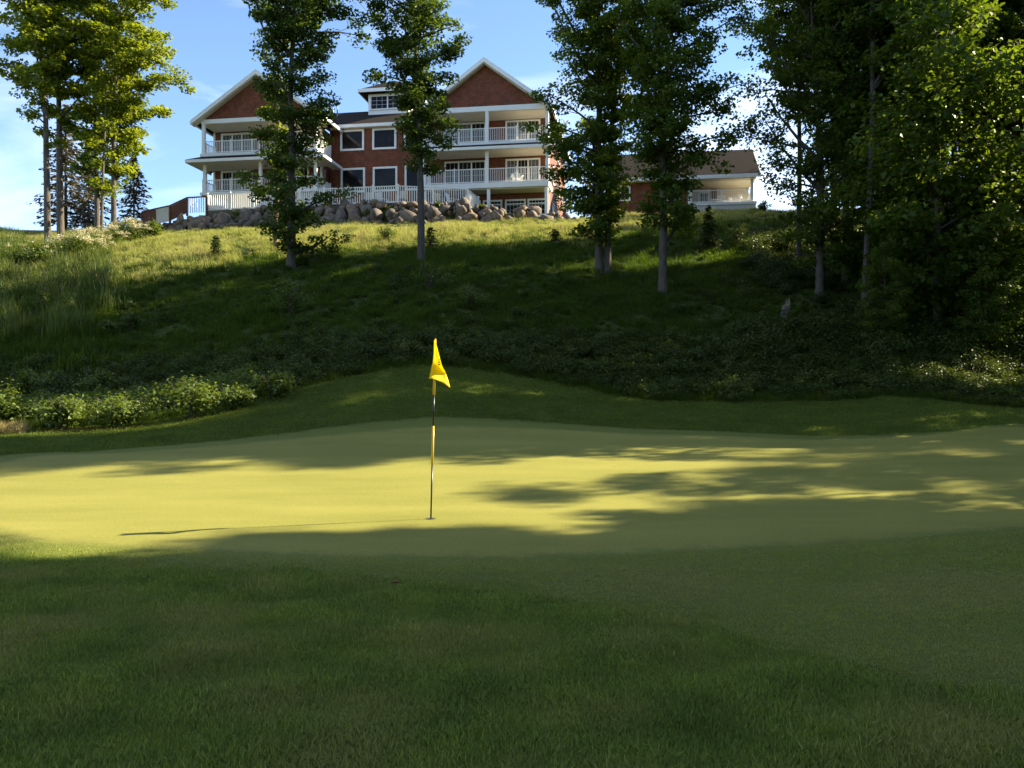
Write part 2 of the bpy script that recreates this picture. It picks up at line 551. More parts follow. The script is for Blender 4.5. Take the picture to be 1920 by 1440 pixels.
def pchip(x, y, xq):
    h = np.diff(x)
    dl = np.diff(y) / h
    m = np.zeros_like(y)
    for i in range(1, len(x) - 1):
        if dl[i - 1] * dl[i] > 0:
            w1, w2 = 2 * h[i] + h[i - 1], h[i] + 2 * h[i - 1]
            m[i] = (w1 + w2) / (w1 / dl[i - 1] + w2 / dl[i])
    k = np.clip(np.searchsorted(x, xq, side='right') - 1, 0, len(x) - 2)
    t = np.clip((xq - x[k]) / h[k], 0, 1)
    return ((2 * t**3 - 3 * t**2 + 1) * y[k] + (t**3 - 2 * t**2 + t) * h[k] * m[k]
            + (-2 * t**3 + 3 * t**2) * y[k + 1] + (t**3 - t**2) * h[k] * m[k + 1])
_df = np.arange(0, 120.01, 0.25)
_uf = np.linspace(U_PX[0], U_PX[-1], 371)
_T1 = np.stack([pchip(D_ROWS, r, _df) for r in Z_TAB])
_T2 = np.stack([pchip(U_PX, _T1[:, j], _uf) for j in range(len(_df))], 1)
_k = np.array([1, 4, 6, 4, 1.]) / 16
for _ in range(3):
    _p = np.pad(_T2, ((2, 2), (0, 0)), mode='edge')
    _T2 = sum(_k[i] * _p[i:i + _T2.shape[0]] for i in range(5))
_p = np.pad(_T2, ((0, 0), (2, 2)), mode='edge')
_T2 = sum(_k[i] * _p[:, i:i + _T2.shape[1]] for i in range(5))

def Hz(x, y):
    x = np.asarray(x, float)
    y = np.asarray(y, float)
    px = x / np.maximum(y, 1.0) * 1600 + 960
    a = np.clip((px - _uf[0]) / (_uf[1] - _uf[0]), 0, len(_uf) - 1.001)
    b = np.clip(y / 0.25, 0, len(_df) - 1.001)
    i, j = a.astype(int), b.astype(int)
    fa, fb = a - i, b - j
    z = ((1 - fa) * (1 - fb) * _T2[i, j] + fa * (1 - fb) * _T2[i + 1, j]
         + (1 - fa) * fb * _T2[i, j + 1] + fa * fb * _T2[i + 1, j + 1])
    hill = np.clip((y - 27) / 6, 0, 1)
    z = z + hill * (0.09 * np.sin(x * 0.9 + 1.3) * np.sin(y * 0.7) + 0.05 * np.sin(x * 2.1 - y * 1.7))
    near = np.clip((8.5 - y) / 3, 0, 1) * np.clip(y / 2, 0, 1)
    z = z + near * 0.012 * np.sin(x * 2.3 + 0.7) * np.sin(y * 2.9)
    return z
def hz(x, y):
    return float(Hz(np.array([x]), np.array([y]))[0])

def G(px, py):
    """where the line of sight through a photograph point meets the terrain"""
    d = np.arange(2.5, 110, 0.02)
    z = 1.6 + (730 - py) / 1600 * d
    g = Hz((px - 960) / 1600 * d, d)
    k = np.argmax(z <= g)
    return (px - 960) / 1600 * d[k], d[k]
def X(px, d):
    return (px - 960) / 1600 * d

MOW_PX = np.array([-1500, -600, 0, 150, 300, 430, 540, 660, 770, 880, 1000, 1250, 1500, 1700, 1920, 2600, 6000.])
MOW_D = np.array([21, 21.8, 22.6, 22.8, 23.4, 24.4, 25.2, 26.3, 27.0, 27.2, 27.0, 26.3, 26.2, 26.2, 24.8, 23, 22.])
def mow(x, y):
    """distance beyond the mowing line (positive = unmown hillside)"""
    px = x / np.maximum(y, 1) * 1600 + 960
    return y - np.interp(px, MOW_PX, MOW_D) - 0.12 * np.sin(px * 0.035) - 0.08 * np.sin(px * .081)

def grid_axis(parts):
    a = []
    for lo, hi, st in parts:
        a += list(np.arange(lo, hi - 1e-6, st))
    a.append(parts[-1][1])
    return np.array(a)
gx = grid_axis([(-900, -200, 100), (-200, -60, 14), (-60, -30, 3), (-30, -14, 0.8), (-14, 14, 0.3), (14, 30, 0.8), (30, 60, 3), (60, 200, 14), (200, 900, 100)])
gy = grid_axis([(-300, -40, 40), (-40, 2, 4), (2, 24, 0.3), (24, 60, 0.45), (60, 80, 2.5), (80, 200, 15), (200, 1500, 130)])
XX, YY = np.meshgrid(gx, gy)
ZZ = Hz(XX.ravel(), YY.ravel())
ny, nx = XX.shape
idx = np.arange(ny * nx).reshape(ny, nx)
quads = np.stack([idx[:-1, :-1], idx[:-1, 1:], idx[1:, 1:], idx[1:, :-1]], -1).reshape(-1, 4)
me = bpy.data.meshes.new('ground')
me.from_pydata(np.stack([XX.ravel(), YY.ravel(), ZZ], 1).tolist(), [], quads.tolist())
me.polygons.foreach_set('use_smooth', [True] * len(me.polygons))
a = me.attributes.new('hill', 'FLOAT', 'POINT')
hv = np.clip(mow(XX.ravel(), YY.ravel()) / 0.5, 0, 1) * (YY.ravel() > 5)
a.data.foreach_set('value', hv.astype(np.float32))
tag(link_mesh('ground', me, M['ground']), kind='structure')

def closed_spline(pts, per=14):
    P = np.array(pts, float)
    n = len(P)
    o = []
    for i in range(n):
        p0, p1, p2, p3 = P[i - 1], P[i], P[(i + 1) % n], P[(i + 2) % n]
        for t in np.arange(per) / per:
            o.append(0.5 * (2 * p1 + (p2 - p0) * t + (2 * p0 - 5 * p1 + 4 * p2 - p3) * t * t + (3 * p1 - p0 - 3 * p2 + p3) * t**3))
    return np.array(o)
def sheet(name, outline, centre, lift, mat, rings=44, soft=.6):
    O = np.array(outline)
    c = np.array(centre)
    n = len(O)
    rr = np.append(1 - (1 - np.linspace(0, .97, rings - 1)) ** 1.7, 1.0)
    rr[0] = .02
    P = (c + (O - c)[None] * rr[:, None, None]).reshape(-1, 2)
    dist = np.linalg.norm(P - np.tile(O, (rings, 1)), axis=1)
    z = Hz(P[:, 0], P[:, 1]) + lift - .0055 * (1 - np.clip(dist / .8, 0, 1))
    v = np.column_stack([P, z]).tolist()
    f = [tuple(range(n))]
    for i in range(rings - 1):
        for k in range(n):
            f.append((i * n + k, (i + 1) * n + k, (i + 1) * n + (k + 1) % n, i * n + (k + 1) % n))
    m = bpy.data.meshes.new(name)
    m.from_pydata(v, [], f)
    m.polygons.foreach_set('use_smooth', [True] * len(m.polygons))
    m.attributes.new('edge', 'FLOAT', 'POINT').data.foreach_set('value', np.clip(dist / soft, 0, 1).astype(np.float32) * .75)
    bmf(m)
    if m.polygons[len(m.polygons) // 2].normal.z < 0:
        m.flip_normals()
    return tag(link_mesh(name, m, mat), kind='structure')

green_px = [(-150, 930), (30, 860), (220, 849), (430, 833), (680, 808), (960, 800), (1300, 815), (1560, 824), (1740, 815), (1920, 801)]
GREEN = [G(*p) for p in green_px] + [(16.5, 17.5), (15.5, 13)] + [G(*p) for p in [(2020, 985), (1700, 1012), (1350, 1034), (1000, 1049), (600, 1046), (260, 1030), (0, 1008)]]
GREEN = closed_spline(GREEN)
gc = (1.0, 13.0)
COLLAR = gc + (GREEN - gc) * (1 + 0.75 / np.linalg.norm(GREEN - gc, axis=1))[:, None]
APRON = [G(*p) for p in [(600, 1062), (800, 1103), (1000, 1126), (1200, 1165), (1380, 1222), (1600, 1274), (1920, 1345)]]
APRON = closed_spline(APRON + [(6, 3.0), (13, 4.5), (16, 10), (13, 13), (6, 12), (0, 10.5)])
sheet('fairway_apron', APRON, (5, 8.3), 0.004, M['apron'])
sheet('green_collar', COLLAR, gc, 0.009, M['collar'])
sheet('putting_green', GREEN, gc, 0.014, M['green'])

def inside(poly, x, y):
    r = np.zeros(len(x), bool)
    j = len(poly) - 1
    for i in range(len(poly)):
        xi, yi = poly[i]
        xj, yj = poly[j]
        c = ((yi > y) != (yj > y)) & (x < (xj - xi) * (y - yi) / (yj - yi + 1e-12) + xi)
        r ^= c
        j = i
    return r

# ------------------------------------------------------------------ scattering (stuff)
def scatter(name, pts, rotz, scale, idx, variants, label, cat, tilt=None):
    n = len(pts)
    me = bpy.data.meshes.new(name)
    me.vertices.add(n)
    me.vertices.foreach_set('co', np.asarray(pts, np.float32).ravel())
    rot = np.zeros((n, 3), np.float32)
    rot[:, 2] = rotz
    if tilt is not None: rot[:, :2] = tilt
    me.attributes.new('rot', 'FLOAT_VECTOR', 'POINT').data.foreach_set('vector', rot.ravel())
    me.attributes.new('scl', 'FLOAT', 'POINT').data.foreach_set('value', np.asarray(scale, np.float32))
    me.attributes.new('idx', 'INT', 'POINT').data.foreach_set('value', np.asarray(idx, np.int32))
    me.update()
    src = bpy.data.collections.new(name + '_source')
    for v in variants:
        src.objects.link(v)
    g = bpy.data.node_groups.new(name, 'GeometryNodeTree')
    g.interface.new_socket('Geometry', in_out='INPUT', socket_type='NodeSocketGeometry')
    g.interface.new_socket('Geometry', in_out='OUTPUT', socket_type='NodeSocketGeometry')
    gi, go = g.nodes.new('NodeGroupInput'), g.nodes.new('NodeGroupOutput')
    iop = g.nodes.new('GeometryNodeInstanceOnPoints')
    ci = g.nodes.new('GeometryNodeCollectionInfo')
    ci.inputs['Collection'].default_value = src
    ci.inputs['Separate Children'].default_value = True
    ci.inputs['Reset Children'].default_value = True
    def attr(nm, ty):
        k = g.nodes.new('GeometryNodeInputNamedAttribute')
        k.data_type = ty
        k.inputs['Name'].default_value = nm
        return [o for o in k.outputs if o.name == 'Attribute' and o.enabled][0]
    L = g.links.new
    L(gi.outputs[0], iop.inputs['Points'])
    L(ci.outputs[0], iop.inputs['Instance'])
    iop.inputs['Pick Instance'].default_value = True
    L(attr('idx', 'INT'), iop.inputs['Instance Index'])
    L(attr('rot', 'FLOAT_VECTOR'), iop.inputs['Rotation'])
    L(attr('scl', 'FLOAT'), iop.inputs['Scale'])
    L(iop.outputs[0], go.inputs[0])
    o = bpy.data.objects.new(name, me)
    COL.objects.link(o)
    o.modifiers.new('scatter', 'NODES').node_group = g
    return tag(o, label, cat, kind='stuff')

def blade_tuft(rng, n, h0, h1, spread, w, lean):
    """a tuft of bent blades: two quads each"""
    b = np.column_stack([rng.normal(0, spread, (n, 2)), np.zeros(n)])
    h = rng.uniform(h0, h1, n)
    az = rng.uniform(0, 2 * np.pi, n)
    d = np.column_stack([np.cos(az), np.sin(az), np.zeros(n)])
    s = np.column_stack([-np.sin(az), np.cos(az), np.zeros(n)]) * w * rng.uniform(.7, 1.3, n)[:, None]
    le = (rng.uniform(0.15, 1, n) * lean)[:, None]
    up = np.array([0, 0, 1.0])
    m = b + up * h[:, None] * 0.58 + d * h[:, None] * le * 0.3
    t = b + up * h[:, None] * (1 - 0.25 * le) + d * h[:, None] * le
    q1 = np.stack([b - s, b + s, m + s * .8, m - s * .8], 1)
    q2 = np.stack([m - s * .8, m + s * .8, t + s * .12, t - s * .12], 1)
    v = rng.uniform(0, 1, n)
    return np.concatenate([q1, q2]), np.concatenate([v, v])
def tuft_variant(name, seed, mat, *args):
    rng = np.random.default_rng(seed)
    P, v = blade_tuft(rng, *args)
    return link_mesh(name, faces_mesh(name, P, v), mat, link=False)

def leaf_dome(rng, n, rx, rz, leaf, stems=9):
    """leaves gathered on arching stems: a low bush"""
    C = []
    per = n // stems
    for _ in range(stems):
        az, out = rng.uniform(0, 2 * np.pi), rng.uniform(.15, 1) * rx
        tip = np.array([np.cos(az) * out, np.sin(az) * out, rz * rng.uniform(.6, 1.05) * (1.05 - .45 * out / rx)])
        t = rng.uniform(.25, 1, per)[:, None]
        c = tip * np.column_stack([t**1.3, t**1.3, t**.75]) + rng.normal(0, 1, (per, 3)) * np.array([.16, .16, .11]) * rx
        C.append(c)
    C = np.concatenate(C)
    C[:, 2] = np.abs(C[:, 2])
    N = norm(norm(C * np.array([1, 1, .6])) * .5 + np.array([0, 0, .6]) + rng.normal(0, .45, C.shape))
    L = rng.uniform(.7, 1.3, len(C)) * leaf
    return leaf_quads(rng, C, N, L, L * rng.uniform(.5, .8, len(C))), rng.uniform(0, 1, len(C))
def bush_variant(name, seed, mat, *args):
    rng = np.random.default_rng(seed)
    P, v = leaf_dome(rng, *args)
    return link_mesh(name, faces_mesh(name, P, v), mat, link=False)

# ------------------------------------------------------------------ trees
def make_tree(name, seed, H, r0, prof, leaf=.17, limbs=46, cl=5, per=75, mat='maple', bark='bark', trunk_pts=None, depth=1.0, spread=1.0, sides=9, droop=0.0, top_r=0.12):
    """prof: list of (z, left, right) reach of the crown; returns (trunk mesh, crown mesh)"""
    rng = np.random.default_rng(seed)
    if trunk_pts is None:
        zs = np.linspace(0, H * .97, 9)
        w = np.cumsum(rng.normal(0, .05, (9, 2)), 0) * (H / 16)
        w -= w[0]
        trunk_pts = [(w[i, 0], w[i, 1], zs[i]) for i in range(9)]
    T = np.array(trunk_pts, float)
    zz_ = np.linspace(0, T[-1, 2], 13)
    wob = np.cumsum(rng.normal(0, .035, (13, 2)), 0) * (H / 18)
    wob -= wob[0]
    T = np.column_stack([np.interp(zz_, T[:, 2], T[:, 0]) + wob[:, 0] * .6, np.interp(zz_, T[:, 2], T[:, 1]) + wob[:, 1], zz_])
    zt = T[:, 2]
    def axis(z):
        return np.array([np.interp(z, zt, T[:, 0]), np.interp(z, zt, T[:, 1])])
    P = np.array(prof, float)
    z0, z1 = P[:, 0].min(), P[:, 0].max()
    tb = MB()
    zz = np.concatenate([[-.4, 0, .25, .7], np.linspace(1.4, zt.max(), 10)])
    rad = [r0 * 1.5, r0 * 1.35, r0 * 1.12, r0 * 1.02] + [r0 * ((1 - t) * .96 + t * top_r) for t in np.linspace(0, 1, 10)]
    tb.tube([(*axis(max(z, 0)), z) for z in zz], rad, sides)
    C, outd = [], []
    wts = np.interp(np.linspace(z0, z1, 60), P[:, 0], P[:, 1] + P[:, 2]) + .3
    cdf = np.cumsum(wts) / wts.sum()
    for i in range(limbs):
        z = np.interp((i + rng.uniform(0, 1)) / limbs, cdf, np.linspace(z0, z1, 60))
        az = i * 2.39996 + rng.uniform(-.7, .7)
        l, r = np.interp(z, P[:, 0], P[:, 1]), np.interp(z, P[:, 0], P[:, 2])
        ca, sa = math.cos(az), math.sin(az)
        side = r if ca > 0 else l
        dep = max(.5 * (abs(l) + abs(r)), .5) * depth
        reach = 1 / math.sqrt((ca / max(side, .25))**2 + (sa / dep)**2) * rng.uniform(.5, 1.18)
        zb = max(min(z - reach * rng.uniform(.15, .55) + droop * reach, zt.max() * .97), z0 * .75)
        a2 = axis(zb)
        base = np.array([a2[0], a2[1], zb])
        ac = axis(min(z, zt.max()))
        tip = np.array([ac[0] + ca * reach, ac[1] + sa * reach, z])
        mid = (base + tip) / 2 + np.array([0, 0, .1 * reach]) + rng.normal(0, .06, 3) * reach
        rl = max(.014, min(.04 + .016 * reach, .34 * r0))
        if i % 8 == 3 and reach > .9:            # a main ascending limb
            zb = max(z - reach * 1.5, z0 * .7)
            a2 = axis(zb)
            base = np.array([a2[0], a2[1], zb])
            mid = (base + tip) / 2 + np.array([ca * .12, sa * .12, -.05]) * reach
            rl = min(.07 + .02 * reach, .5 * r0)
        ts = np.array([0, .33, .66, 1])[:, None]
        pts = (1 - ts)**2 * base + 2 * ts * (1 - ts) * mid + ts**2 * tip
        tb.tube(pts, [rl, rl * .75, rl * .5, rl * .18], 5, cap=False)
        k = max(2, int(round(cl * (.5 + reach / 2.2))))
        for j in range(k):
            t = rng.uniform(.3, 1.04) if j else 1.0
            c = (1 - t)**2 * base + 2 * t * (1 - t) * mid + t**2 * tip
            off = rng.normal(0, 1, 3) * np.array([.3, .3, .17]) * (.45 + .28 * reach)
            c = c + off * (.5 if j == 0 else 1)
            if rng.random() < .5:
                tb.tube([pts[1] if t < .6 else pts[2], c], [.014, .006], 3, cap=False)
            n = int(per * rng.uniform(.6, 1.4))
            s = spread * rng.uniform(.75, 1.3)
            g = rng.normal(0, 1, (n, 3))
            g = g / np.maximum(1, np.linalg.norm(g, axis=1, keepdims=True) / 1.7)
            C.append(c + g * np.array([.3, .3, .15]) * s)
            outd.append(np.repeat([[ca * .35, sa * .35, 0]], n, 0))
    C = np.concatenate(C)
    O = np.concatenate(outd)
    N = norm(O + np.array([0, 0, .75]) + rng.normal(0, .5, C.shape))
    L = rng.uniform(.7, 1.25, len(C)) * leaf
    Q = leaf_quads(rng, C, N, L, L * rng.uniform(.6, .95, len(C)))
    tm = tb.mesh(name + '_trunk', True)
    tm.materials.append(M[bark])
    cm = faces_mesh(name + '_crown', Q, rng.uniform(0, 1, len(C)))
    cm.materials.append(M[mat])
    return tm, cm

def plant_tree(name, meshes, x, y, label, cat='tree', group=None, rz=0.0, sc=1.0, sink=0.0):
    t = empty(name, (x, y, hz(x, y) - sink), rz, label, cat, group)
    t.scale = (sc,) * 3
    link_mesh('trunk', meshes[0], None, t)
    link_mesh('crown', meshes[1], None, t)
    return t

def px_tree(name, label, base, prof_px, trunk_px, top_extra, r0, seed, d=None, **kw):
    """a tree whose reach is read off the photograph: prof_px = [(py, px_left, px_right)], trunk_px = [(py, px)]"""
    if d is None:
        x, d = G(*base)
    else:
        x = X(base[0], d)
    zb = hz(x, d)
    m = d / 1600
    def z(py): return 1.6 + (730 - py) * m - zb
    ty = [p[0] for p in trunk_px][::-1]
    tx = [p[1] for p in trunk_px][::-1]
    def tpx(py): return np.interp(py, ty, tx)
    prof = [(z(py), max((tpx(py) - l) * m, .2), max((r - tpx(py)) * m, .2)) for py, l, r in prof_px]
    lz, ll, lr = prof[0]
    prof = [(lz + top_extra, .4, .4), (lz + top_extra * .6, ll * .75, lr * .75)] + prof
    prof = sorted(prof)
    Ht = lz + top_extra
    rng = np.random.default_rng(seed + 5)
    tp = [((p - base[0]) * m, rng.normal(0, .05), max(z(py), 0)) for py, p in trunk_px]
    tp = sorted(tp, key=lambda q: q[2])
    tp[0] = (tp[0][0], 0, 0.0)
    lx = tp[-1][0]
    tp.append((lx + rng.normal(0, .2), 0.1, Ht * .97))
    mm = make_tree(name, seed, Ht, r0, prof, trunk_pts=tp, **kw)
    return plant_tree(name, mm, x, d, label)

# the two maples in front of the lodge
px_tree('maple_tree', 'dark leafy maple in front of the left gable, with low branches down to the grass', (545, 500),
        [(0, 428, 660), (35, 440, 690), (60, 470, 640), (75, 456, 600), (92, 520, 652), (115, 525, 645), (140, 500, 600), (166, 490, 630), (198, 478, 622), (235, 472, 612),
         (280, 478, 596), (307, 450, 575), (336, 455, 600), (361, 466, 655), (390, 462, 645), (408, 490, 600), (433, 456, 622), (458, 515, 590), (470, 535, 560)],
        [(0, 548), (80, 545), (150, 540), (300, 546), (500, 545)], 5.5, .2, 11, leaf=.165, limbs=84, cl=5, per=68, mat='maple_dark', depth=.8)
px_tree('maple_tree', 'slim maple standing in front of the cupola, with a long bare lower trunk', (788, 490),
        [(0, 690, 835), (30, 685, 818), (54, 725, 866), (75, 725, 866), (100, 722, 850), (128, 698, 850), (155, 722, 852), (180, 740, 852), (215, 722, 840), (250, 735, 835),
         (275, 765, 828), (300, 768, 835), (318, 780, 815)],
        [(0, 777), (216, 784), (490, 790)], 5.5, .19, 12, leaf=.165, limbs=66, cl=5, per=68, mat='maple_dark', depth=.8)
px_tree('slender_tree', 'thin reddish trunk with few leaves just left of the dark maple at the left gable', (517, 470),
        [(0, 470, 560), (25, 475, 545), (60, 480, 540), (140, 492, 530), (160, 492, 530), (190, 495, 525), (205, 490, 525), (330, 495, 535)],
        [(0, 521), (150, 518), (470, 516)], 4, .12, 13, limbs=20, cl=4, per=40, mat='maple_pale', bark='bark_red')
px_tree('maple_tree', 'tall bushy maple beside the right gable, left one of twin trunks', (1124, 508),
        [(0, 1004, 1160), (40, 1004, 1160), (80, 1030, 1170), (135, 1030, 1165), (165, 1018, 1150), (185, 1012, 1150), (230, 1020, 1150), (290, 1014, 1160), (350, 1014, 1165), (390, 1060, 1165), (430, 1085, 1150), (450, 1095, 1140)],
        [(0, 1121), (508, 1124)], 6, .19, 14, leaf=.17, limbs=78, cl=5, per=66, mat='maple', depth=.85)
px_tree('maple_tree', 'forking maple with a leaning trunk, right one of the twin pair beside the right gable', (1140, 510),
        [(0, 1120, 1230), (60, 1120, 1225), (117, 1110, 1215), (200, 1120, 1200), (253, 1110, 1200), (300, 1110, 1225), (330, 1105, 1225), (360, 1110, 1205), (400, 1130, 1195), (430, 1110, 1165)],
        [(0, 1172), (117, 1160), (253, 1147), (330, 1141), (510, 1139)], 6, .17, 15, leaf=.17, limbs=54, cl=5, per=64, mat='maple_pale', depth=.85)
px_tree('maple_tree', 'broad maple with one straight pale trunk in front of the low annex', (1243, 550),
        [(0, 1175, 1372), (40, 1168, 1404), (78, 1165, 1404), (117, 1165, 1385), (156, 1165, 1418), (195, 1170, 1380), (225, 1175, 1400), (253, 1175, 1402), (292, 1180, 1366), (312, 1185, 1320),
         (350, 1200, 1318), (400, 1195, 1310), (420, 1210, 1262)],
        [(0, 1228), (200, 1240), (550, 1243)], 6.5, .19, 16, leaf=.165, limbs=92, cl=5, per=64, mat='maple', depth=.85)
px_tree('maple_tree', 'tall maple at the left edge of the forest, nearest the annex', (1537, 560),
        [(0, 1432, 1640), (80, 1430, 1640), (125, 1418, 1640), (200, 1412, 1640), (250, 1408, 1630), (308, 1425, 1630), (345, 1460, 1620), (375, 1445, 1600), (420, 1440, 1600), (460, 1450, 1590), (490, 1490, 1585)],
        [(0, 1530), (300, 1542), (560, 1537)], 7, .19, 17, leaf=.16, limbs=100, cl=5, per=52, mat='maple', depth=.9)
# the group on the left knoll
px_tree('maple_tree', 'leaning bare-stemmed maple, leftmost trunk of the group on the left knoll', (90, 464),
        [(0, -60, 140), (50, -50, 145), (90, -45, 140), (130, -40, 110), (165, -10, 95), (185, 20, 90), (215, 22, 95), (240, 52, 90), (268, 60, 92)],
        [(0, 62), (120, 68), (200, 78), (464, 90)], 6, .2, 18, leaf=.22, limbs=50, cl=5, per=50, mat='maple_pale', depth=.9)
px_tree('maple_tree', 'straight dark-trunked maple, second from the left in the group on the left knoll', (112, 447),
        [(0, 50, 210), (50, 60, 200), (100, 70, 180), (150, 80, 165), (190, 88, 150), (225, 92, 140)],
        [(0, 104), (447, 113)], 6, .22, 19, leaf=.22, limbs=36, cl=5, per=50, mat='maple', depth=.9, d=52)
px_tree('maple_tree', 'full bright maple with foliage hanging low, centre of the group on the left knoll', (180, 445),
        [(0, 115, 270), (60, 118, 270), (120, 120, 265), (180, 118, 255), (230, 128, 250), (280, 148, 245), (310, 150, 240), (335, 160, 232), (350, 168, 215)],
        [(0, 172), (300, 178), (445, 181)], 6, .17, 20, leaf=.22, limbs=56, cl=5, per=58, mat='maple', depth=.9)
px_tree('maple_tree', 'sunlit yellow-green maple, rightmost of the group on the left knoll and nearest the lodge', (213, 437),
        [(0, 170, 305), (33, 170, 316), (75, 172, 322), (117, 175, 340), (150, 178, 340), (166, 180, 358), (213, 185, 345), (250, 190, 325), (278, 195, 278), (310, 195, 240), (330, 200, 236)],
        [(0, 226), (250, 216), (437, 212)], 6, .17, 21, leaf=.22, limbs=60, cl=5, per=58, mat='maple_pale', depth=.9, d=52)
px_tree('slender_tree', 'thin young trunk between the centre and right maples of the left knoll', (190, 445),
        [(60, 160, 215), (150, 170, 215), (260, 178, 212), (350, 180, 210), (375, 184, 210)],
        [(60, 196), (350, 191), (445, 190)], 2, .09, 22, leaf=.2, limbs=18, cl=4, per=36, mat='maple_pale', d=50)

# forest tree kinds, shared by the copies
def kind(name, seed, H, r0, z0, rad, **kw):
    prof = [(z0, rad * .5, rad * .5), (z0 + (H - z0) * .25, rad, rad), (z0 + (H - z0) * .6, rad * .92, rad * .92), (z0 + (H - z0) * .85, rad * .6, rad * .6), (H, .3, .3)]
    return make_tree(name, seed, H, r0, prof, **kw)
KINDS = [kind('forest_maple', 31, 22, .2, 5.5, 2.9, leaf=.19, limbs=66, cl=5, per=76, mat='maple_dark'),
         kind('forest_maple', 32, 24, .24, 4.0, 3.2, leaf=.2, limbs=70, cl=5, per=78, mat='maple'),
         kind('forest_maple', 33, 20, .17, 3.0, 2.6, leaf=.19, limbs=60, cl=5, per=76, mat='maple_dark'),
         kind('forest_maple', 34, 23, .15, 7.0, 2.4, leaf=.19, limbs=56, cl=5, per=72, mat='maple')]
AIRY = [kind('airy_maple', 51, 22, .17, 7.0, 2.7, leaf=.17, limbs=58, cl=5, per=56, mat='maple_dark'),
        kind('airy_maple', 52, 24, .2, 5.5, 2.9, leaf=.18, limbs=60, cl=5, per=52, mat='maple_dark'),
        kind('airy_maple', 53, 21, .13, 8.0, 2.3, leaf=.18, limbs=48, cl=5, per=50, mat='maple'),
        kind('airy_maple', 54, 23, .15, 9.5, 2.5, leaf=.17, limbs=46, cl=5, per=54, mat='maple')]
SLIM = kind('slim_tree', 35, 14, .11, 2.2, 1.3, leaf=.2, limbs=36, cl=4, per=45, mat='maple')
SMALL = kind('small_tree', 36, 9, .1, .8, 2.2, leaf=.15, limbs=50, cl=5, per=75, mat='maple')
rnd = random.Random(5)
FOREST = [  # px, distance, kind, label
    (1500, 42.0, 2, 'slight maple half hidden behind the forest-edge maple'),
    (1585, 40.0, 0, 'maple just right of the forest-edge maple, dark and dense'),
    (1622, 35.5, 3, 'high-crowned maple with a long bare stem in the left part of the forest'),
    (1660, 43.0, 1, 'big maple at the back of the forest, left of its thin stems'),
    (1692, 37.0, 2, 'leafy maple in the middle of the right-hand forest'),
    (1728, 36.5, 3, 'thin-stemmed front maple in the middle of the right-hand forest'),
    (1752, 41.5, 0, 'dark maple behind the thin stems of the forest'),
    (1786, 36.0, 3, 'straight dark stem with its crown high, right of the forest middle'),
    (1812, 43.5, 1, 'maple at the back of the forest where the sky glints through'),
    (1842, 37.5, 0, 'near maple towards the right edge of the forest, crown full of shade'),
    (1875, 41.0, 2, 'low-branched maple close to the right edge of the picture'),
    (1903, 38.5, 1, 'large maple cut by the right edge of the picture'),
    (1960, 39.5, 0, 'maple just beyond the right edge of the picture, only its branches in view'),
    (1560, 49.0, 2, 'far maple at the back of the forest, nearest the annex'),
    (1705, 51.3, 0, 'far maple closing the back of the forest middle'),
    (1850, 46.0, 3, 'far bare-stemmed maple at the back right of the forest'),
]
for px, d, k, lab in FOREST:
    x = X(px, d)
    plant_tree('forest_tree', AIRY[k], x, d, lab, group='maples of the right-hand forest', rz=rnd.uniform(0, 6.28), sc=rnd.uniform(.9, 1.08))

def ac(a, c):
    """position from the distance towards the sun (a) and across it (c)"""
    ca, sa = math.cos(SUN_AZ), math.sin(SUN_AZ)
    return a * ca - c * sa, a * sa + c * ca
SHADE = [  # a, c, kind, height   (woods along the right of the green, outside the picture)
    (20, -9, 1, 23), (26, -6, 0, 23), (20, -4.5, 2, 22), (26, -2.5, 1, 25), (20, -.5, 0, 23), (26, 1.5, 3, 25), (19.5, 2.6, 1, 23), (26, 4.3, 0, 25), (20, 5.6, 2, 22),
    (26, 7.3, 1, 24), (32, -4, 0, 25), (32, 0, 1, 25), (32, 4, 2, 25), (32, 6.7, 0, 25),
    (30, 20.2, 1, 26), (37, 20.8, 0, 29), (33, 21.1, 2, 26), (35, 20.4, 1, 29), (40, 20.6, 0, 30),
    (34, 31, 1, 24), (38, 32, 0, 24), (40, 34.8, 1, 24), (34, 34, 2, 22), (36, 29.5, 2, 22), (38, 30.4, 0, 29), (39, 33.4, 1, 30), (43, 30, 1, 25), (45, 33.5, 0, 25), (46, 34.4, 1, 25), (38, 41.6, 2, 22), (44, 41.9, 0, 24), (33, 34.6, 3, 22)]  # some here are unseen blockers added to keep sun off slope and forest
for a_, c_, k, h in SHADE:
    x, y = ac(a_, c_)
    far = c_ > 19
    Hk = ([22, 24, 21, 23] if far else [22, 24, 20, 23])[k]
    plant_tree('forest_tree', (AIRY if far else KINDS)[k], x, y, 'maple in the woods along the right side of the green, throwing its shade across it', group='maples along the right side of the green',
               rz=rnd.uniform(0, 6.28), sc=h / Hk)
for bx, by, k, h in [(-26, -9, 0, 24), (-21, -13, 1, 25), (-16, -9, 2, 23), (-11, -12, 0, 25), (-6, -8, 1, 24), (-1, -12, 3, 25), (4, -8, 0, 24), (9, -12, 1, 26), (14, -8, 2, 24),
                     (-31, -4, 1, 24), (-29, 3, 0, 23), (-30, 10, 2, 24)]:  # unseen trees added to cut the sky light on the shaded grass
    plant_tree('forest_tree', KINDS[k], bx, by, 'unseen maple added behind the near edge of the mown grass to dim the sky light', group='unseen maples added to dim the sky light',
               rz=rnd.uniform(0, 6.28), sc=h / [22, 24, 20, 23][k])
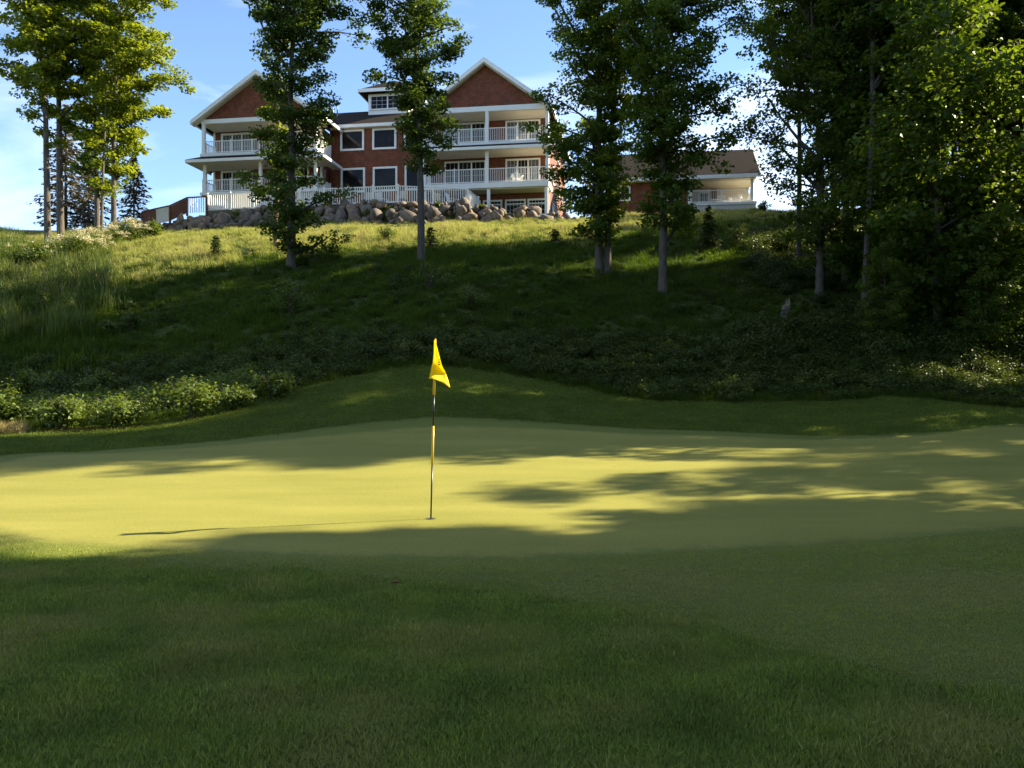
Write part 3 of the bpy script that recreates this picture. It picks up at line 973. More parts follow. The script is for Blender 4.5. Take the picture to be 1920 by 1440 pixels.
for a_, c_, k, h in [(42, 11.2, 0, 20.5), (46, 13.6, 2, 22.5), (44, 15.4, 3, 20.5), (50, 12.3, 1, 25.5)]:
    x, y = ac(a_, c_)
    plant_tree('forest_tree', AIRY[k], x, y, 'maple far back in the gap of the woods along the right side of the green', group='maples in the gap of the woods',
               rz=rnd.uniform(0, 6.28), sc=h / [22, 24, 21, 23][k])
for a_, c_, h in [(26, 26.4, 15), (27, 25, 6.5), (33, 25.5, 10.5)]:  # last two added as blockers, keeping sun off the forest undergrowth
    x, y = ac(a_, c_)
    plant_tree('small_tree', SMALL, x, y, 'low leafy tree placed for its shade in the gap of the woods along the right side of the green', group='low trees along the right side of the green',
               rz=rnd.uniform(0, 6.28), sc=h / 9)
for a_, c_, h, lab in [(40, 45.6, 10, 'low tree at the back corner of the forest, nearer of two behind the annex lawn'), (41, 49.2, 10.5, 'low tree at the back corner of the forest, farther of two behind the annex lawn')]:
    x, y = ac(a_, c_)
    plant_tree('small_tree', SMALL, x, y, lab, group='low trees behind the annex lawn', rz=rnd.uniform(0, 6.28), sc=h / 9)
for a_, c_, h in [(30, 16.4, 19), (32, 12.0, 17.6)]:
    x, y = ac(a_, c_)
    plant_tree('slim_tree', SLIM, x, y, 'slim tree in the gap of the woods along the right side of the green', group='slim trees along the right side of the green',
               rz=rnd.uniform(0, 6.28), sc=h / 14)
for px, d, h, lab in [(1625, 38, 5, 'small leafy tree low under the forest edge, left of the dark hollow'), (1660, 31.5, 4, 'low sapling tree at the foot of the forest'),
                      (1760, 35, 6, 'bushy young tree under the middle of the forest'), (1850, 31, 5, 'young tree low under the right part of the forest'),
                      (1905, 36, 7, 'young tree filling the forest behind the right edge of the picture'),
                      (1700, 40, 7, 'young tree standing deep inside the forest middle')]:
    plant_tree('young_tree', SMALL, X(px, d), d, lab, group='young trees under the forest', rz=rnd.uniform(0, 6.28), sc=h / 9)

# spruces behind the left knoll
def make_spruce(name, seed, H, base_r, gap=.36, z0=1.0, mat='spruce', needle=.32, per=19):
    rng = np.random.default_rng(seed)
    tb = MB()
    tb.tube([(0, 0, -.3), (0, 0, H * .5), (0, 0, H)], [.02 * H * .75, .011 * H * .75, .01], 7)
    C, Dv = [], []
    z = z0
    while z < H - .15:
        t = (z - z0) / (H - z0)
        rr = base_r * (1 - t)**.85 + .1
        nb = rng.integers(5, 8)
        a0 = rng.uniform(0, 6.28)
        for i in range(nb):
            az = a0 + i * 6.283 / nb + rng.uniform(-.3, .3)
            ln = rr * rng.uniform(.6, 1.1)
            d = np.array([math.cos(az), math.sin(az), 0])
            s = np.array([-d[1], d[0], 0])
            up = .25 * (t - .3)
            tip = np.array([0, 0, z]) + d * ln + np.array([0, 0, (up - .12) * ln])
            tb.tube([(0, 0, z), tuple(np.array([0, 0, z]) + d * ln * .6 + np.array([0, 0, up * ln * .3])), tuple(tip)], [.02 * (1 - t) + .01, .015, .005], 3, cap=False)
            n = max(4, int(per * ln))
            q = rng.uniform(.15, 1.02, n)[:, None]
            sgn = rng.choice([-1, 1], n)[:, None]
            c = np.array([0, 0, z]) + d * ln * q + np.array([0, 0, 1]) * ((up - .12) * ln * q - rng.uniform(0, .16, n)[:, None]) + s * sgn * (1 - q * .7) * rng.uniform(.02, .4, n)[:, None] * ln * .5
            C.append(c)
            Dv.append(norm(d * .8 + s * sgn * .7 + np.array([0, 0, -.35]) + rng.normal(0, .15, (n, 3))))
        z += gap * rng.uniform(.75, 1.2) * (1 - .45 * t)
    C, Dv = np.concatenate(C), np.concatenate(Dv)
    n = len(C)
    L = rng.uniform(.7, 1.2, n)[:, None] * needle
    up = norm(rng.normal(0, .5, (n, 3)) + np.array([0, 0, 1.0]))
    sd = norm(np.cross(Dv, up))
    Q = np.stack([C - Dv * L * .5, C + sd * L * .22 - Dv * L * .1, C + Dv * L * .55, C - sd * L * .22 - Dv * L * .1], 1)
    tm = tb.mesh(name + '_trunk', True)
    tm.materials.append(M['bark'])
    cm = faces_mesh(name + '_crown', Q, rng.uniform(0, 1, n))
    cm.materials.append(M[mat])
    return tm, cm
for px, d, H, rad, seed, lab in [(122, 62, 9.6, 2.6, 41, 'ragged brownish spruce behind the left maples, left one of the pair'),
                                 (250, 60, 5.9, 1.6, 42, 'smaller ragged spruce behind the left knoll, between the maples and the lodge'),
                                 (165, 64, 7.5, 1.9, 43, 'spruce mostly hidden behind the central maple of the left knoll')]:
    plant_tree('spruce_tree', make_spruce('spruce', seed, H, rad), X(px, d), d, lab, 'spruce', 'spruces behind the left knoll')
for px, py, H, rad, seed, lab in [(1330, 470, 2.6, .75, 44, 'small thin pine sapling on the shaded slope below the annex'),
                                  (405, 485, 1.3, .45, 45, 'tiny conifer seedling on the sunny slope left of the dark maple'),
                                  (650, 462, .9, .35, 46, 'tiny conifer seedling on the sunny grass right of the dark maple'),
                                  (1040, 463, 1.1, .4, 47, 'tiny conifer seedling on the sunny grass left of the twin maples'),
                                  (808, 468, 1.4, .45, 48, 'tiny conifer seedling at the foot of the slim maple')]:
    x, d = G(px, py)
    plant_tree('conifer_sapling', make_spruce('sapling', seed, H, rad, gap=.2, z0=.15, mat='bramble', needle=.22, per=26), x, d, lab, 'sapling', 'conifer seedlings on the slope')

# ------------------------------------------------------------------ shrubs that can be told apart
def shrub(name, px, py, w, h, seed, label, mat='bush', n=1500, leaf=.11, blossoms=0, cat='shrub', group=None, d=None):
    rng = np.random.default_rng(seed)
    if d is None: x, d = G(px, py)
    else: x = X(px, d)
    o = empty(name, (x, d, hz(x, d)), 0, label, cat, group)
    P, v = leaf_dome(rng, n, w / 2, h, leaf, stems=max(8, n // 90))
    link_mesh('foliage', faces_mesh('foliage', P, v), M[mat], o)
    st = MB()
    for k in range(9):
        a = rng.uniform(0, 6.28)
        q = rng.uniform(.2, .8) * w / 2
        st.tube([(0.05 * math.cos(a), .05 * math.sin(a), -.1), (q * .5 * math.cos(a), q * .5 * math.sin(a), h * .5), (q * math.cos(a), q * math.sin(a), h * .85)], [.014, .01, .004], 4)
    st.build('stems', M['bark'], o)
    if blossoms:
        B = []
        for k in range(blossoms):
            a = rng.uniform(0, 6.28)
            q = math.sqrt(rng.uniform(0, 1)) * w / 2 * .95
            c = np.array([q * math.cos(a), q * math.sin(a), h * (1.02 - .5 * (q / (w / 2))**2) * rng.uniform(.8, 1.05)])
            B.append(c + rng.normal(0, 1, (26, 3)) * np.array([.085, .085, .035]))
        B = np.concatenate(B)
        N = norm(np.array([0, 0, 1.0]) + rng.normal(0, .4, B.shape))
        L = rng.uniform(.05, .09, len(B))
        link_mesh('blossoms', faces_mesh('blossoms', leaf_quads(rng, B, N, L, L * .9), rng.uniform(0, 1, len(B))), M['blossom'], o)
    return o
for px, py, w, h, seed, lab in [
    (10, 800, 1.6, 1.15, 61, 'sunlit shrub at the left edge of the picture behind the lit strip of lawn'),
    (120, 806, 1.7, 1.0, 62, 'rounded sunlit shrub above the strip of reddish leaf litter'),
    (228, 802, 1.8, .95, 63, 'loose sunlit shrub right of the leaf litter strip'),
    (362, 785, 2.1, 1.25, 64, 'largest sunlit shrub at the foot of the slope, right end of the lit shrubs'),
    (440, 768, 1.3, .75, 65, 'low shrub hugging the mowing edge between the largest shrub and the mound'),
    (512, 748, 1.5, .8, 66, 'half-lit shrub on the mowing edge left of the mound'),
    (62, 745, 1.9, 1.0, 67, 'shaded shrub standing behind the sunlit shrubs at far left'),
    (190, 745, 1.5, .95, 68, 'shrub with a pale arching tip behind the sunlit shrubs')]:
    shrub('shrub', px, py, w, h, seed, lab, group='shrubs along the mowing edge')
for px, py, w, h, seed, lab, bl in [
    (145, 492, 2.6, 1.2, 71, 'cream-flowered bush in front of the leftmost knoll trunk', 46),
    (175, 478, 1.8, 1.0, 72, 'cream-flowered bush between the second and central knoll maples', 36),
    (205, 466, 2.0, .95, 73, 'cream-flowered bush below the central knoll maple', 40),
    (245, 455, 2.2, 1.0, 74, 'cream-flowered bush at the right end of the flowering row', 44),
    (285, 452, 1.1, 1.0, 75, 'yellow-green leafy bush beside the end of the boulder wall', 0),
    (70, 500, 2.6, 1.0, 76, 'yellow-green bush left of the flowering row', 4),
    (25, 505, 2.2, .9, 77, 'yellow-green bush at the left edge of the picture below the dark ridge', 3)]:
    shrub('flowering_bush' if bl > 10 else 'shrub', px, py, w * 1.15, h * 1.35, seed, lab, 'bush', 1900, .12, int(bl * 1.6), group='bushes on the left knoll')
for px, py, w, h, seed, lab in [
    (728, 452, 1.6, .9, 81, 'leafy shrub on the sunny grass left of the slim maple'),
    (545, 590, 1.9, 1.6, 82, 'tall weedy shrub in the shade below the dark maple'),
    (805, 545, 2.2, 1.5, 83, 'spreading weedy shrub in the shade below the slim maple'),
    (885, 575, 1.5, 1.0, 84, 'low weedy shrub right of the shrub below the slim maple'),
    (245, 620, .9, .8, 85, 'spindly plant catching light on the left slope'),
    (198, 628, 1.0, .6, 86, 'low fern-like plant catching light on the left slope'),
    (1385, 465, 1.6, 1.6, 87, 'dark shrub on the shaded slope right of the pine sapling'),
    (80, 600, 1.0, 1.6, 88, 'tall leafy weed standing in the left tall grass'),
    (1432, 400, 1.0, .9, 89, 'sunlit shrub on the crest right of the annex')]:
    shrub('shrub', px, py, w, h, seed, lab, 'weed', 900, .1, group='shrubs scattered on the slope')

# ------------------------------------------------------------------ undergrowth, meadow, rough
rng = np.random.default_rng(77)
def slope_points(n, px0, px1, d0, d1):
    """area-uniform points over the slope between two sight lines"""
    d = np.sqrt(rng.uniform(d0**2, d1**2, n))
    px = rng.uniform(px0, px1, n)
    return X(px, d), d, px
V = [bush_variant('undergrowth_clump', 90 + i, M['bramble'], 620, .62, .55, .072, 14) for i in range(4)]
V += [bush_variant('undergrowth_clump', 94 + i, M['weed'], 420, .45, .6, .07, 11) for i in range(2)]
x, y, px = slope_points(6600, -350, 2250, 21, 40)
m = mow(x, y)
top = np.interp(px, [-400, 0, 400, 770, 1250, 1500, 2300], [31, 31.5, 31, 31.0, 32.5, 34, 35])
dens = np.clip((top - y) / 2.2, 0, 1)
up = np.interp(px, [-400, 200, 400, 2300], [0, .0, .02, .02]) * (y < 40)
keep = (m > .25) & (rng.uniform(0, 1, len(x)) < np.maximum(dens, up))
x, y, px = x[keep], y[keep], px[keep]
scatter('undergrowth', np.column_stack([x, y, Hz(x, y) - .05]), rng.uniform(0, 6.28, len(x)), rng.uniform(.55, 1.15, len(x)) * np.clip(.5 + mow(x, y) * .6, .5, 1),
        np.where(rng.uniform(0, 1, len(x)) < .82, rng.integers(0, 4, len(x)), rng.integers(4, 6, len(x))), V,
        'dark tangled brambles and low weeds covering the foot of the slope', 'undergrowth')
pxl = rng.uniform(-120, 470, 330)
dl = np.interp(pxl, MOW_PX, MOW_D) + rng.uniform(.7, 3.0, 330)
xl = X(pxl, dl)
scatter('slope_foot_shrubs', np.column_stack([xl, dl, Hz(xl, dl) - .05]), rng.uniform(0, 6.28, 330), rng.uniform(.4, 1.2, 330), rng.integers(0, 4, 330),
        [bush_variant('foot_shrub', 260 + i, M['bush'], 620, .62, .75, .085, 13) for i in range(4)], 'unbroken leafy growth between the shrubs at the foot of the left slope', 'undergrowth')
# forest floor
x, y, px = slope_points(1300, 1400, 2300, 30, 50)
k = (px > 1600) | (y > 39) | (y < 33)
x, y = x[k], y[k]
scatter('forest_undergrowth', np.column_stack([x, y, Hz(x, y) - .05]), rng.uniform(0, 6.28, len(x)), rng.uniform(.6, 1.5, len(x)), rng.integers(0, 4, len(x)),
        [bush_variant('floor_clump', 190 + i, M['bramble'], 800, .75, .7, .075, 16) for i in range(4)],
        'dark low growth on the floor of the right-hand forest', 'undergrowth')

V = [tuft_variant('meadow_tuft_lit', 100 + i, M['meadow_lit'], 56, .14, .42, .19, .0075, 1.0) for i in range(4)]
V += [tuft_variant('meadow_tuft_shaded', 204 + i, M['lush_shaded'], 52, .14, .42, .17, .008, .7) for i in range(3)]
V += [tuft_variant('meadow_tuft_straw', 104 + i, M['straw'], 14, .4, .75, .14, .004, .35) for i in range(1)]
x, y, px = slope_points(26000, -250, 2250, 27, 57)
bot = np.interp(px, [-400, 0, 400, 770, 1250, 1500, 2300], [29, 29.5, 29, 29, 30.5, 32, 33])
fade = np.clip((y - bot) / 2.5, 0, 1)
forest = np.where((px > 1450) & (y < 50), .35, 1)
lodge = (y > 55.2) & (px > 330) & (px < 1120)
keep = (rng.uniform(0, 1, len(x)) < fade * forest) & ~lodge & (mow(x, y) > 0)
x, y, px = x[keep], y[keep], px[keep]
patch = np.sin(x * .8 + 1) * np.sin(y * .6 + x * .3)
dry = np.clip((y - np.interp(px, [-300, 100, 560, 850, 1130, 1300, 2200], [37, 38, 42, 44.5, 47, 51, 53]) + 1.2 * patch) / 3.0, .0, .97)  # share of lit-tone tufts, painted in above the hill's shadow line
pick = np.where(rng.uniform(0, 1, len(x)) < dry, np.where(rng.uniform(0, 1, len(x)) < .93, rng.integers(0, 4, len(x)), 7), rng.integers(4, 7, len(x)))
leftw = np.where((px < 190) & (y < 49), 1.75, 1.0)
xw, yw, pw = slope_points(3800, -250, 1900, 31, 50)
kw = rng.uniform(0, 1, 3800) < np.clip((46 - yw) / 12, .15, .8)
xw, yw = xw[kw], yw[kw]
scatter('hill_weeds', np.column_stack([xw, yw, Hz(xw, yw) - .03]), rng.uniform(0, 6.28, len(xw)), rng.uniform(.3, .75, len(xw)), rng.integers(0, 4, len(xw)),
        [bush_variant('hill_weed', 250 + i, M['lush_shaded'], 260, .4, .5, .085, 10) for i in range(4)], 'leafy weeds and ferns mixed into the hillside grass', 'weeds')
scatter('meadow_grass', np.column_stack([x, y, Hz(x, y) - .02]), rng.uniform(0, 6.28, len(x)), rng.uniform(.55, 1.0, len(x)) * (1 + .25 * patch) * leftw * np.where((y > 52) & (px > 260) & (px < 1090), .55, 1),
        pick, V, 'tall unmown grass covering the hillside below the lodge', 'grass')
xt, yt, pt = slope_points(330, -160, 205, 33.5, 47.5)
scatter('tall_growth', np.column_stack([xt, yt, Hz(xt, yt) - .03]), rng.uniform(0, 6.28, 330), rng.uniform(.55, 1.15, 330), rng.integers(0, 6, 330),
        [tuft_variant('tall_shoots', 270 + i, M['weed'], 120, .5, 1.5, .26, .011, .38) for i in range(4)] + [bush_variant('tall_shoots_leafy', 280 + i, M['weed'], 520, .5, 1.35, .075, 16) for i in range(2)],
        'tall feathery growth standing on the left side of the slope', 'undergrowth')
# ragged unmown edge along the mowing line
px = rng.uniform(-300, 2200, 3000)
dd = np.interp(px, MOW_PX, MOW_D) + rng.uniform(.05, .7, 3000)
x, y = X(px, dd), dd
keep = mow(x, y) > .02
x, y = x[keep], y[keep]
scatter('edge_grass', np.column_stack([x, y, Hz(x, y) - .02]), rng.uniform(0, 6.28, len(x)), rng.uniform(.3, .65, len(x)), rng.integers(0, 4, len(x)),
        [tuft_variant('edge_tuft', 120 + i, M['lush_shaded'], 34, .25, .6, .12, .0055, .5) for i in range(4)], 'ragged uncut grass along the edge of the mown mound', 'grass')
# dry straw and leaf litter at the left edge
px = rng.uniform(-60, 46, 160)
dd = rng.uniform(21.6, 22.5, 160)
x, y = X(px, dd), dd
scatter('dry_grass', np.column_stack([x, y, Hz(x, y)]), rng.uniform(0, 6.28, 160), rng.uniform(.35, .7, 160), rng.integers(0, 2, 160),
        [tuft_variant('dry_tuft', 130 + i, M['straw'], 26, .25, .6, .1, .005, .5) for i in range(2)], 'dry straw-coloured grass in front of the leftmost sunlit shrub', 'grass')
px = rng.normal(150, 50, 1500)
dd = np.interp(px, [0, 285], [22.0, 22.35]) + rng.normal(0, .11, 1500)
C = np.column_stack([X(px, dd), dd, Hz(X(px, dd), dd) + rng.uniform(.01, .05, 1500)])
L = rng.uniform(.03, .06, 1500)
o = link_mesh('leaf_litter', faces_mesh('leaf_litter', leaf_quads(rng, C, norm(np.array([0, 0, 1.]) + rng.normal(0, .4, C.shape)), L, L * .7), rng.uniform(0, 1, 1500)), M['litter'])
tag(o, 'strip of reddish dead leaves under the sunlit shrubs', 'leaf litter', kind='stuff')

# foreground rough: dense short blades
V = [tuft_variant('rough_tuft', 140 + i, M['rough'], 26, .018, .048, .028, .0019, .75) for i in range(6)]
def rough_pts(n, d0, d1):
    d = np.sqrt(rng.uniform(d0**2, d1**2, n))
    x = X(rng.uniform(-120, 2040, n), d)
    jx, jy = rng.normal(0, .1, n), rng.normal(0, .14, n)
    k = ~inside(APRON, x + jx, d + jy) & ~inside(COLLAR, x + jx, d + jy)
    return x[k], d[k]
xa, ya = rough_pts(92000, 2.9, 6.2)
xb, yb = rough_pts(60000, 6.2, 10.6)
x, y = np.concatenate([xa, xb]), np.concatenate([ya, yb])
clump = .5 + .25 * (np.sin(x * 5.1 + 2 * np.sin(y * 3.3)) + np.sin(y * 7.3 + 1.7 * np.sin(x * 2.7)))
sc = rng.uniform(.6, 1.15, len(x)) * (.72 + .5 * clump) * np.clip(1.25 - (y - 3) * .05, .8, 1.3)
scatter('rough_grass', np.column_stack([x, y, Hz(x, y)]), rng.uniform(0, 6.28, len(x)), sc, rng.integers(0, 6, len(x)), V, 'mown rough grass in the shaded foreground', 'grass',
        tilt=rng.normal(0, .16, (len(x), 2)))

# very short blades on the apron and collar
n_ = 42000
d = np.sqrt(rng.uniform(3.0**2, 11**2, n_))
x = X(rng.uniform(-100, 2020, n_), d)
jx, jy = rng.normal(0, .05, n_), rng.normal(0, .07, n_)
k = (inside(APRON, x + jx, d + jy) | inside(COLLAR, x + jx, d + jy)) & ~inside(GREEN, x + jx, d + jy)
x, y = x[k], d[k]
scatter('fringe_grass', np.column_stack([x, y, Hz(x, y)]), rng.uniform(0, 6.28, len(x)), rng.uniform(.6, 1.2, len(x)), rng.integers(0, 4, len(x)),
        [tuft_variant('fringe_tuft', 160 + i, M['fringe'], 34, .008, .019, .045, .0016, .8) for i in range(4)], 'closely mown fringe grass between the rough and the green', 'grass',
        tilt=rng.normal(0, .1, (len(x), 2)))
# short grass of the mound and the far surround
n_ = 52000
d = np.sqrt(rng.uniform(14.0**2, 28**2, n_))
x = X(rng.uniform(-100, 2020, n_), d)
k = (mow(x, d) < .25) & ~inside(COLLAR, x, d + rng.normal(0, .1, n_))
x, y = x[k], d[k]
scatter('mound_grass', np.column_stack([x, y, Hz(x, y)]), rng.uniform(0, 6.28, len(x)), rng.uniform(.6, 1.3, len(x)), rng.integers(0, 4, len(x)),
        [tuft_variant('mound_tuft', 170 + i, M['mown'], 30, .02, .05, .09, .004, .8) for i in range(4)], 'mown grass on the mound behind the green', 'grass',
        tilt=rng.normal(0, .1, (len(x), 2)))

# ------------------------------------------------------------------ flagstick
fx, fd = G(808, 975)
fz = hz(fx, fd) + .014
mpp = fd / 1600
stick = empty('flagstick', (fx, fd, fz), 0, 'golf flagstick with black and yellow bands standing in the hole on the green', 'flagstick')
LEAN = (816 - 808) * mpp / ((975 - 641) * mpp)
def sp(z): return (LEAN * z, 0, z)
bands = [(975, 874, 'black', .0095, .0105), (874, 801, 'yellow', .0155, .0155), (801, 743, 'black', .012, .012), (743, 640, 'yellow', .0155, .013)]
for b0, b1, mt, r0, r1 in bands:
    z0, z1 = (975 - b0) * mpp, (975 - b1) * mpp
    if b0 == 975: z0 = -.08
    MB().tube([sp(z0), sp(z1)], [r0, r1], 14).build('pole_section', M[mt], stick, True)
MB().tube([sp((975 - 640) * mpp), sp((975 - 637.5) * mpp)], [.014, .009], 12).build('finial', M['yellow'], stick, True)
# limp folded flag
def flag_sheet(rows, fn):
    nu = 15
    v, f = [], []
    for i in range(rows + 1):
        t = i / rows
        for j in range(nu):
            v.append(fn(t, j / (nu - 1)))
    for i in range(rows):
        for j in range(nu - 1):
            a = i * nu + j
            f.append((a, a + 1, a + nu + 1, a + nu))
    m = bpy.data.meshes.new('flag')
    m.from_pydata(v, [], f)
    m.polygons.foreach_set('use_smooth', [True] * len(m.polygons))
    return m
def pxf(px, py, dep): return ((px - 808) * mpp, dep, (975 - py) * mpp)
def drape(t, s):
    xl = np.interp(t, [0, .3, .6, .85, 1], [814.5, 813.5, 811.5, 808, 805.8])
    xr = np.interp(t, [0, .12, .35, .6, .85, 1], [817, 820.5, 826, 832, 839, 842.5])
    py = (641 + t * 71) * (1 - s) + (641 + t * 88) * s - 3 * math.sin(s * math.pi) * t
    k = min(1, max(0, (t - .5) / .22))
    k = k * k * (3 - 2 * k)
    dep = (-.02 - .11 * s) * (1 - k) + (-.1 * (1 - s) + .12 * s) * k
    dep += .016 * math.sin(s * 9 + t * 3) * (.3 + t) + .02 * math.sin(t * 9) * s
    return pxf(xl + (xr - xl) * s, py, dep)
fl = link_mesh('flag', flag_sheet(26, drape), M['flag'], stick)
for q in (fl,):
    k = q.modifiers.new('thick', 'SOLIDIFY')
    k.thickness = .002
em = MB()
for (ax, ay, bx, by) in [(823, 683, 826, 680), (823.6, 686.5, 827.3, 684), (824, 678, 825.4, 676)]:
    p = [pxf(ax, ay, -.16), pxf(bx, by, -.16), pxf(bx + 1, by + 2, -.16), pxf(ax + 1, ay + 2, -.16)]
    em.poly(p + [(q[0], q[1] + .003, q[2]) for q in p], [(0, 1, 2, 3), (7, 6, 5, 4), (0, 4, 5, 1), (1, 5, 6, 2), (2, 6, 7, 3), (3, 7, 4, 0)])
em.build('emblem', M['black'], fl)
rim = MB()
seg = 24
v = [(.056 * math.cos(6.283 * k / seg), .056 * math.sin(6.283 * k / seg), 0.001) for k in range(seg)] + [(.063 * math.cos(6.283 * k / seg), .063 * math.sin(6.283 * k / seg), .003) for k in range(seg)] + \
    [(.054 * math.cos(6.283 * k / seg), .054 * math.sin(6.283 * k / seg), -.0) for k in range(seg)]
rim.poly(v, [tuple(range(2 * seg, 3 * seg))] + [(k, (k + 1) % seg, seg + (k + 1) % seg, seg + k) for k in range(seg)])
tag(rim.build('golf_hole', M['cup']), 'dark golf hole around the foot of the flagstick', 'golf hole').location = (fx, fd, fz + .004)

# ------------------------------------------------------------------ lodge
YAW = R(-9)
P0 = (70 / 1600 * 58, 58.0)
def world(u, v, w=0.0):
    c, s = math.cos(YAW), math.sin(YAW)
    return (P0[0] + u * c - v * s, P0[1] + u * s + v * c, w)
lodge = empty('lodge', (P0[0], P0[1], 0), YAW, 'large red-shingled lodge with white trim and two gables on top of the hill', 'building')

PANE_R = random.Random(4)
def window(u0, u1, w0, w1, v, parent=None, fr=.13, cols=1, rows=1, transom=None, name='window', panes=1, glass='glass'):
    parent = parent or lodge
    f = MB()
    y0, y1 = v - .07, v + .02
    f.box(u0, u0 + fr, y0, y1, w0, w1).box(u1 - fr, u1, y0, y1, w0, w1)
    f.box(u0 + fr, u1 - fr, y0, y1, w0, w0 + fr).box(u0 + fr, u1 - fr, y0, y1, w1 - fr, w1)
    iu0, iu1, iw0, iw1 = u0 + fr, u1 - fr, w0 + fr, w1 - fr
    for k in range(1, panes):
        c = iu0 + (iu1 - iu0) * k / panes
        f.box(c - .05, c + .05, y0 + .003, y1, iw0, iw1)
    if transom:
        f.box(iu0, iu1, y0 + .005, y1, transom - .04, transom + .04)
    o = f.build(name, M['white'], parent)
    for k in range(panes):
        a, b = iu0 + (iu1 - iu0) * k / panes, iu0 + (iu1 - iu0) * (k + 1) / panes
        MB().box(a + .01, b - .01, v - .022, v - .012, iw0 + .005, iw1 - .005).build('pane', M['pale_reflection' if name == 'sliding_door' and PANE_R.random() < .35 else glass], o)
    if cols * rows > 1:
        m = MB()
        for p in range(panes):
            a, b = iu0 + (iu1 - iu0) * p / panes, iu0 + (iu1 - iu0) * (p + 1) / panes
            for k in range(1, cols):
                c = a + (b - a) * k / cols
                m.box(c - .007, c + .007, v - .034, v - .023, iw0, iw1)
            for k in range(1, rows):
                c = iw0 + (iw1 - iw0) * k / rows
                m.box(a, b, v - .036, v - .0235, c - .007, c + .007)
        m.build('muntins', M['white'], o)
    return o

def railing(name, pts, z0, z1, mat, parent, posts=True, pitch=.125, bal=.028, post=.09, skip_ends=(), cap=.05, newel=.1):
    """balustrade along a polyline of (u,v[,z]) points: rails, balusters, posts"""
    rails, bl = MB(), MB()
    P = [Vector((p[0], p[1], p[2] if len(p) > 2 else 0)) for p in pts]
    for a, b in zip(P[:-1], P[1:]):
        n = max(1, int((b - a).length / pitch))
        up0, up1 = Vector((0, 0, z0 + .1)), Vector((0, 0, z1))
        rails.bar(a + up0, b + up0, .045, .05)
        rails.bar(a + up1, b + up1, .06, cap)
        for k in range(1, n):
            q = a + (b - a) * k / n
            bl.box(q.x - bal / 2, q.x + bal / 2, q.y - bal / 2, q.y + bal / 2, q.z + z0 + .12, q.z + z1 - .03)
    o = rails.build(name, M[mat], parent)
    bl.build('balusters', M[mat], o)
    if posts:
        for i, (a, b) in enumerate(zip(P[:-1], P[1:])):
            n = max(1, int(round((b - a).length / 1.9)))
            for k in range(n + (1 if i == len(P) - 2 else 0)):
                q = a + (b - a) * k / n
                h = post / 2
                MB().box(q.x - h, q.x + h, q.y - h, q.y + h, q.z + z0 - .02, q.z + z1 + newel).build('post', M[mat], o)
    return o

def gable(uc, half, we, wa, v0, v1, trim=True, tilt=.2):
    """ridge running back from the front; returns nothing, builds roof slabs, gable wall and rakes"""
    s = (wa - we) / half
    t = .2
    for sg in (-1, 1):
        pts = [(uc, wa), (uc + sg * half, we), (uc + sg * half, we - t), (uc, wa - t)]
        MB().prism(pts, v0, v1).build('roof', M['roof'], lodge)
        # rake board and its crown strip
        pts = [(uc, wa + .03), (uc + sg * (half + .06), we - .03), (uc + sg * (half + .06), we - .36), (uc, wa - .3)]
        MB().prism(pts, v0 - .09, v0 - .004).build('rake_board', M['white'], lodge)
        pts = [(uc, wa - .32), (uc + sg * (half - .02), we - .34), (uc + sg * (half - .02), we - .4), (uc, wa - .38)]
        MB().prism(pts, v0 - .02, v0 + .43).build('rake_soffit', M['cream'], lodge)
        # eave gutter
        e = uc + sg * half
        MB().box(min(e, e + sg * .12), max(e, e + sg * .12), v0 - .05, v1, we - .26, we - .06).build('gutter', M['white'], lodge)

# right section
MB().box(-8.85, -.25, 2.0, 14, 12.8, 20.85).build('wall', M['siding'], lodge)
MB().box(-8.85, -.25, .45, 2.0, 12.8, 12.95).build('foundation', M['concrete'], lodge)
MB().prism([(-4.45 - 4.25, 20.95), (-4.45 + 4.25, 20.95), (-4.45, 24.02)], .06, .3).build('gable_wall', M['siding'], lodge)
gable(-4.45, 4.6, 20.95, 24.32, -.4, 14)
MB().box(-8.9, -.1, -.06, .055, 20.76, 21.1).build('beam', M['white'], lodge)
MB().box(-8.85, -.12, .06, 1.995, 20.72, 20.8).build('porch_ceiling', M['cream'], lodge)
MB().box(-8.95, -.02, -.12, 1.995, 18.42, 18.62).build('balcony_deck', M['white'], lodge)
MB().poly([(-9.0, -.125, 18.44), (.05, -.125, 18.44), (.05, -.5, 18.27), (-9.0, -.5, 18.27), (-9.0, -.125, 18.3), (.05, -.125, 18.3), (.05, -.5, 18.22), (-9.0, -.5, 18.22)],
          [(0, 1, 2, 3), (4, 5, 6, 7), (0, 1, 5, 4), (2, 3, 7, 6), (1, 2, 6, 5), (0, 3, 7, 4)]).build('skirt_roof', M['roof'], lodge)
MB().box(-9.0, .05, -.5, -.4, 18.02, 18.215).build('fascia', M['white'], lodge)
MB().box(-8.9, -.02, -.38, 1.995, 18.1, 18.18).build('porch_ceiling', M['cream'], lodge)
MB().box(-8.95, -.02, -.12, 1.995, 15.45, 15.82).build('balcony_deck', M['white'], lodge)
MB().box(-8.85, -.1, .02, 1.49, 15.37, 15.44).build('porch_ceiling', M['cream'], lodge)
for w0, w1, u in [(18.62, 20.76, -8.75), (18.62, 20.76, -4.32), (18.62, 20.76, -.16), (15.82, 18.1, -8.75), (15.82, 18.1, -4.32), (15.82, 18.1, -.16), (12.9, 15.37, -4.2), (12.9, 15.37, -.2), (12.9, 15.37, -8.7)]:
    MB().box(u - .11, u + .11, -.04, .18, w0, w1).build('column', M['white'], lodge)
for w in (18.62, 15.82):
    railing('balcony_railing', [(-8.8, 1.8), (-8.8, .06), (-4.45, .06), (-.1, .06), (-.1, 1.8)], w, w + .98, 'white', lodge)
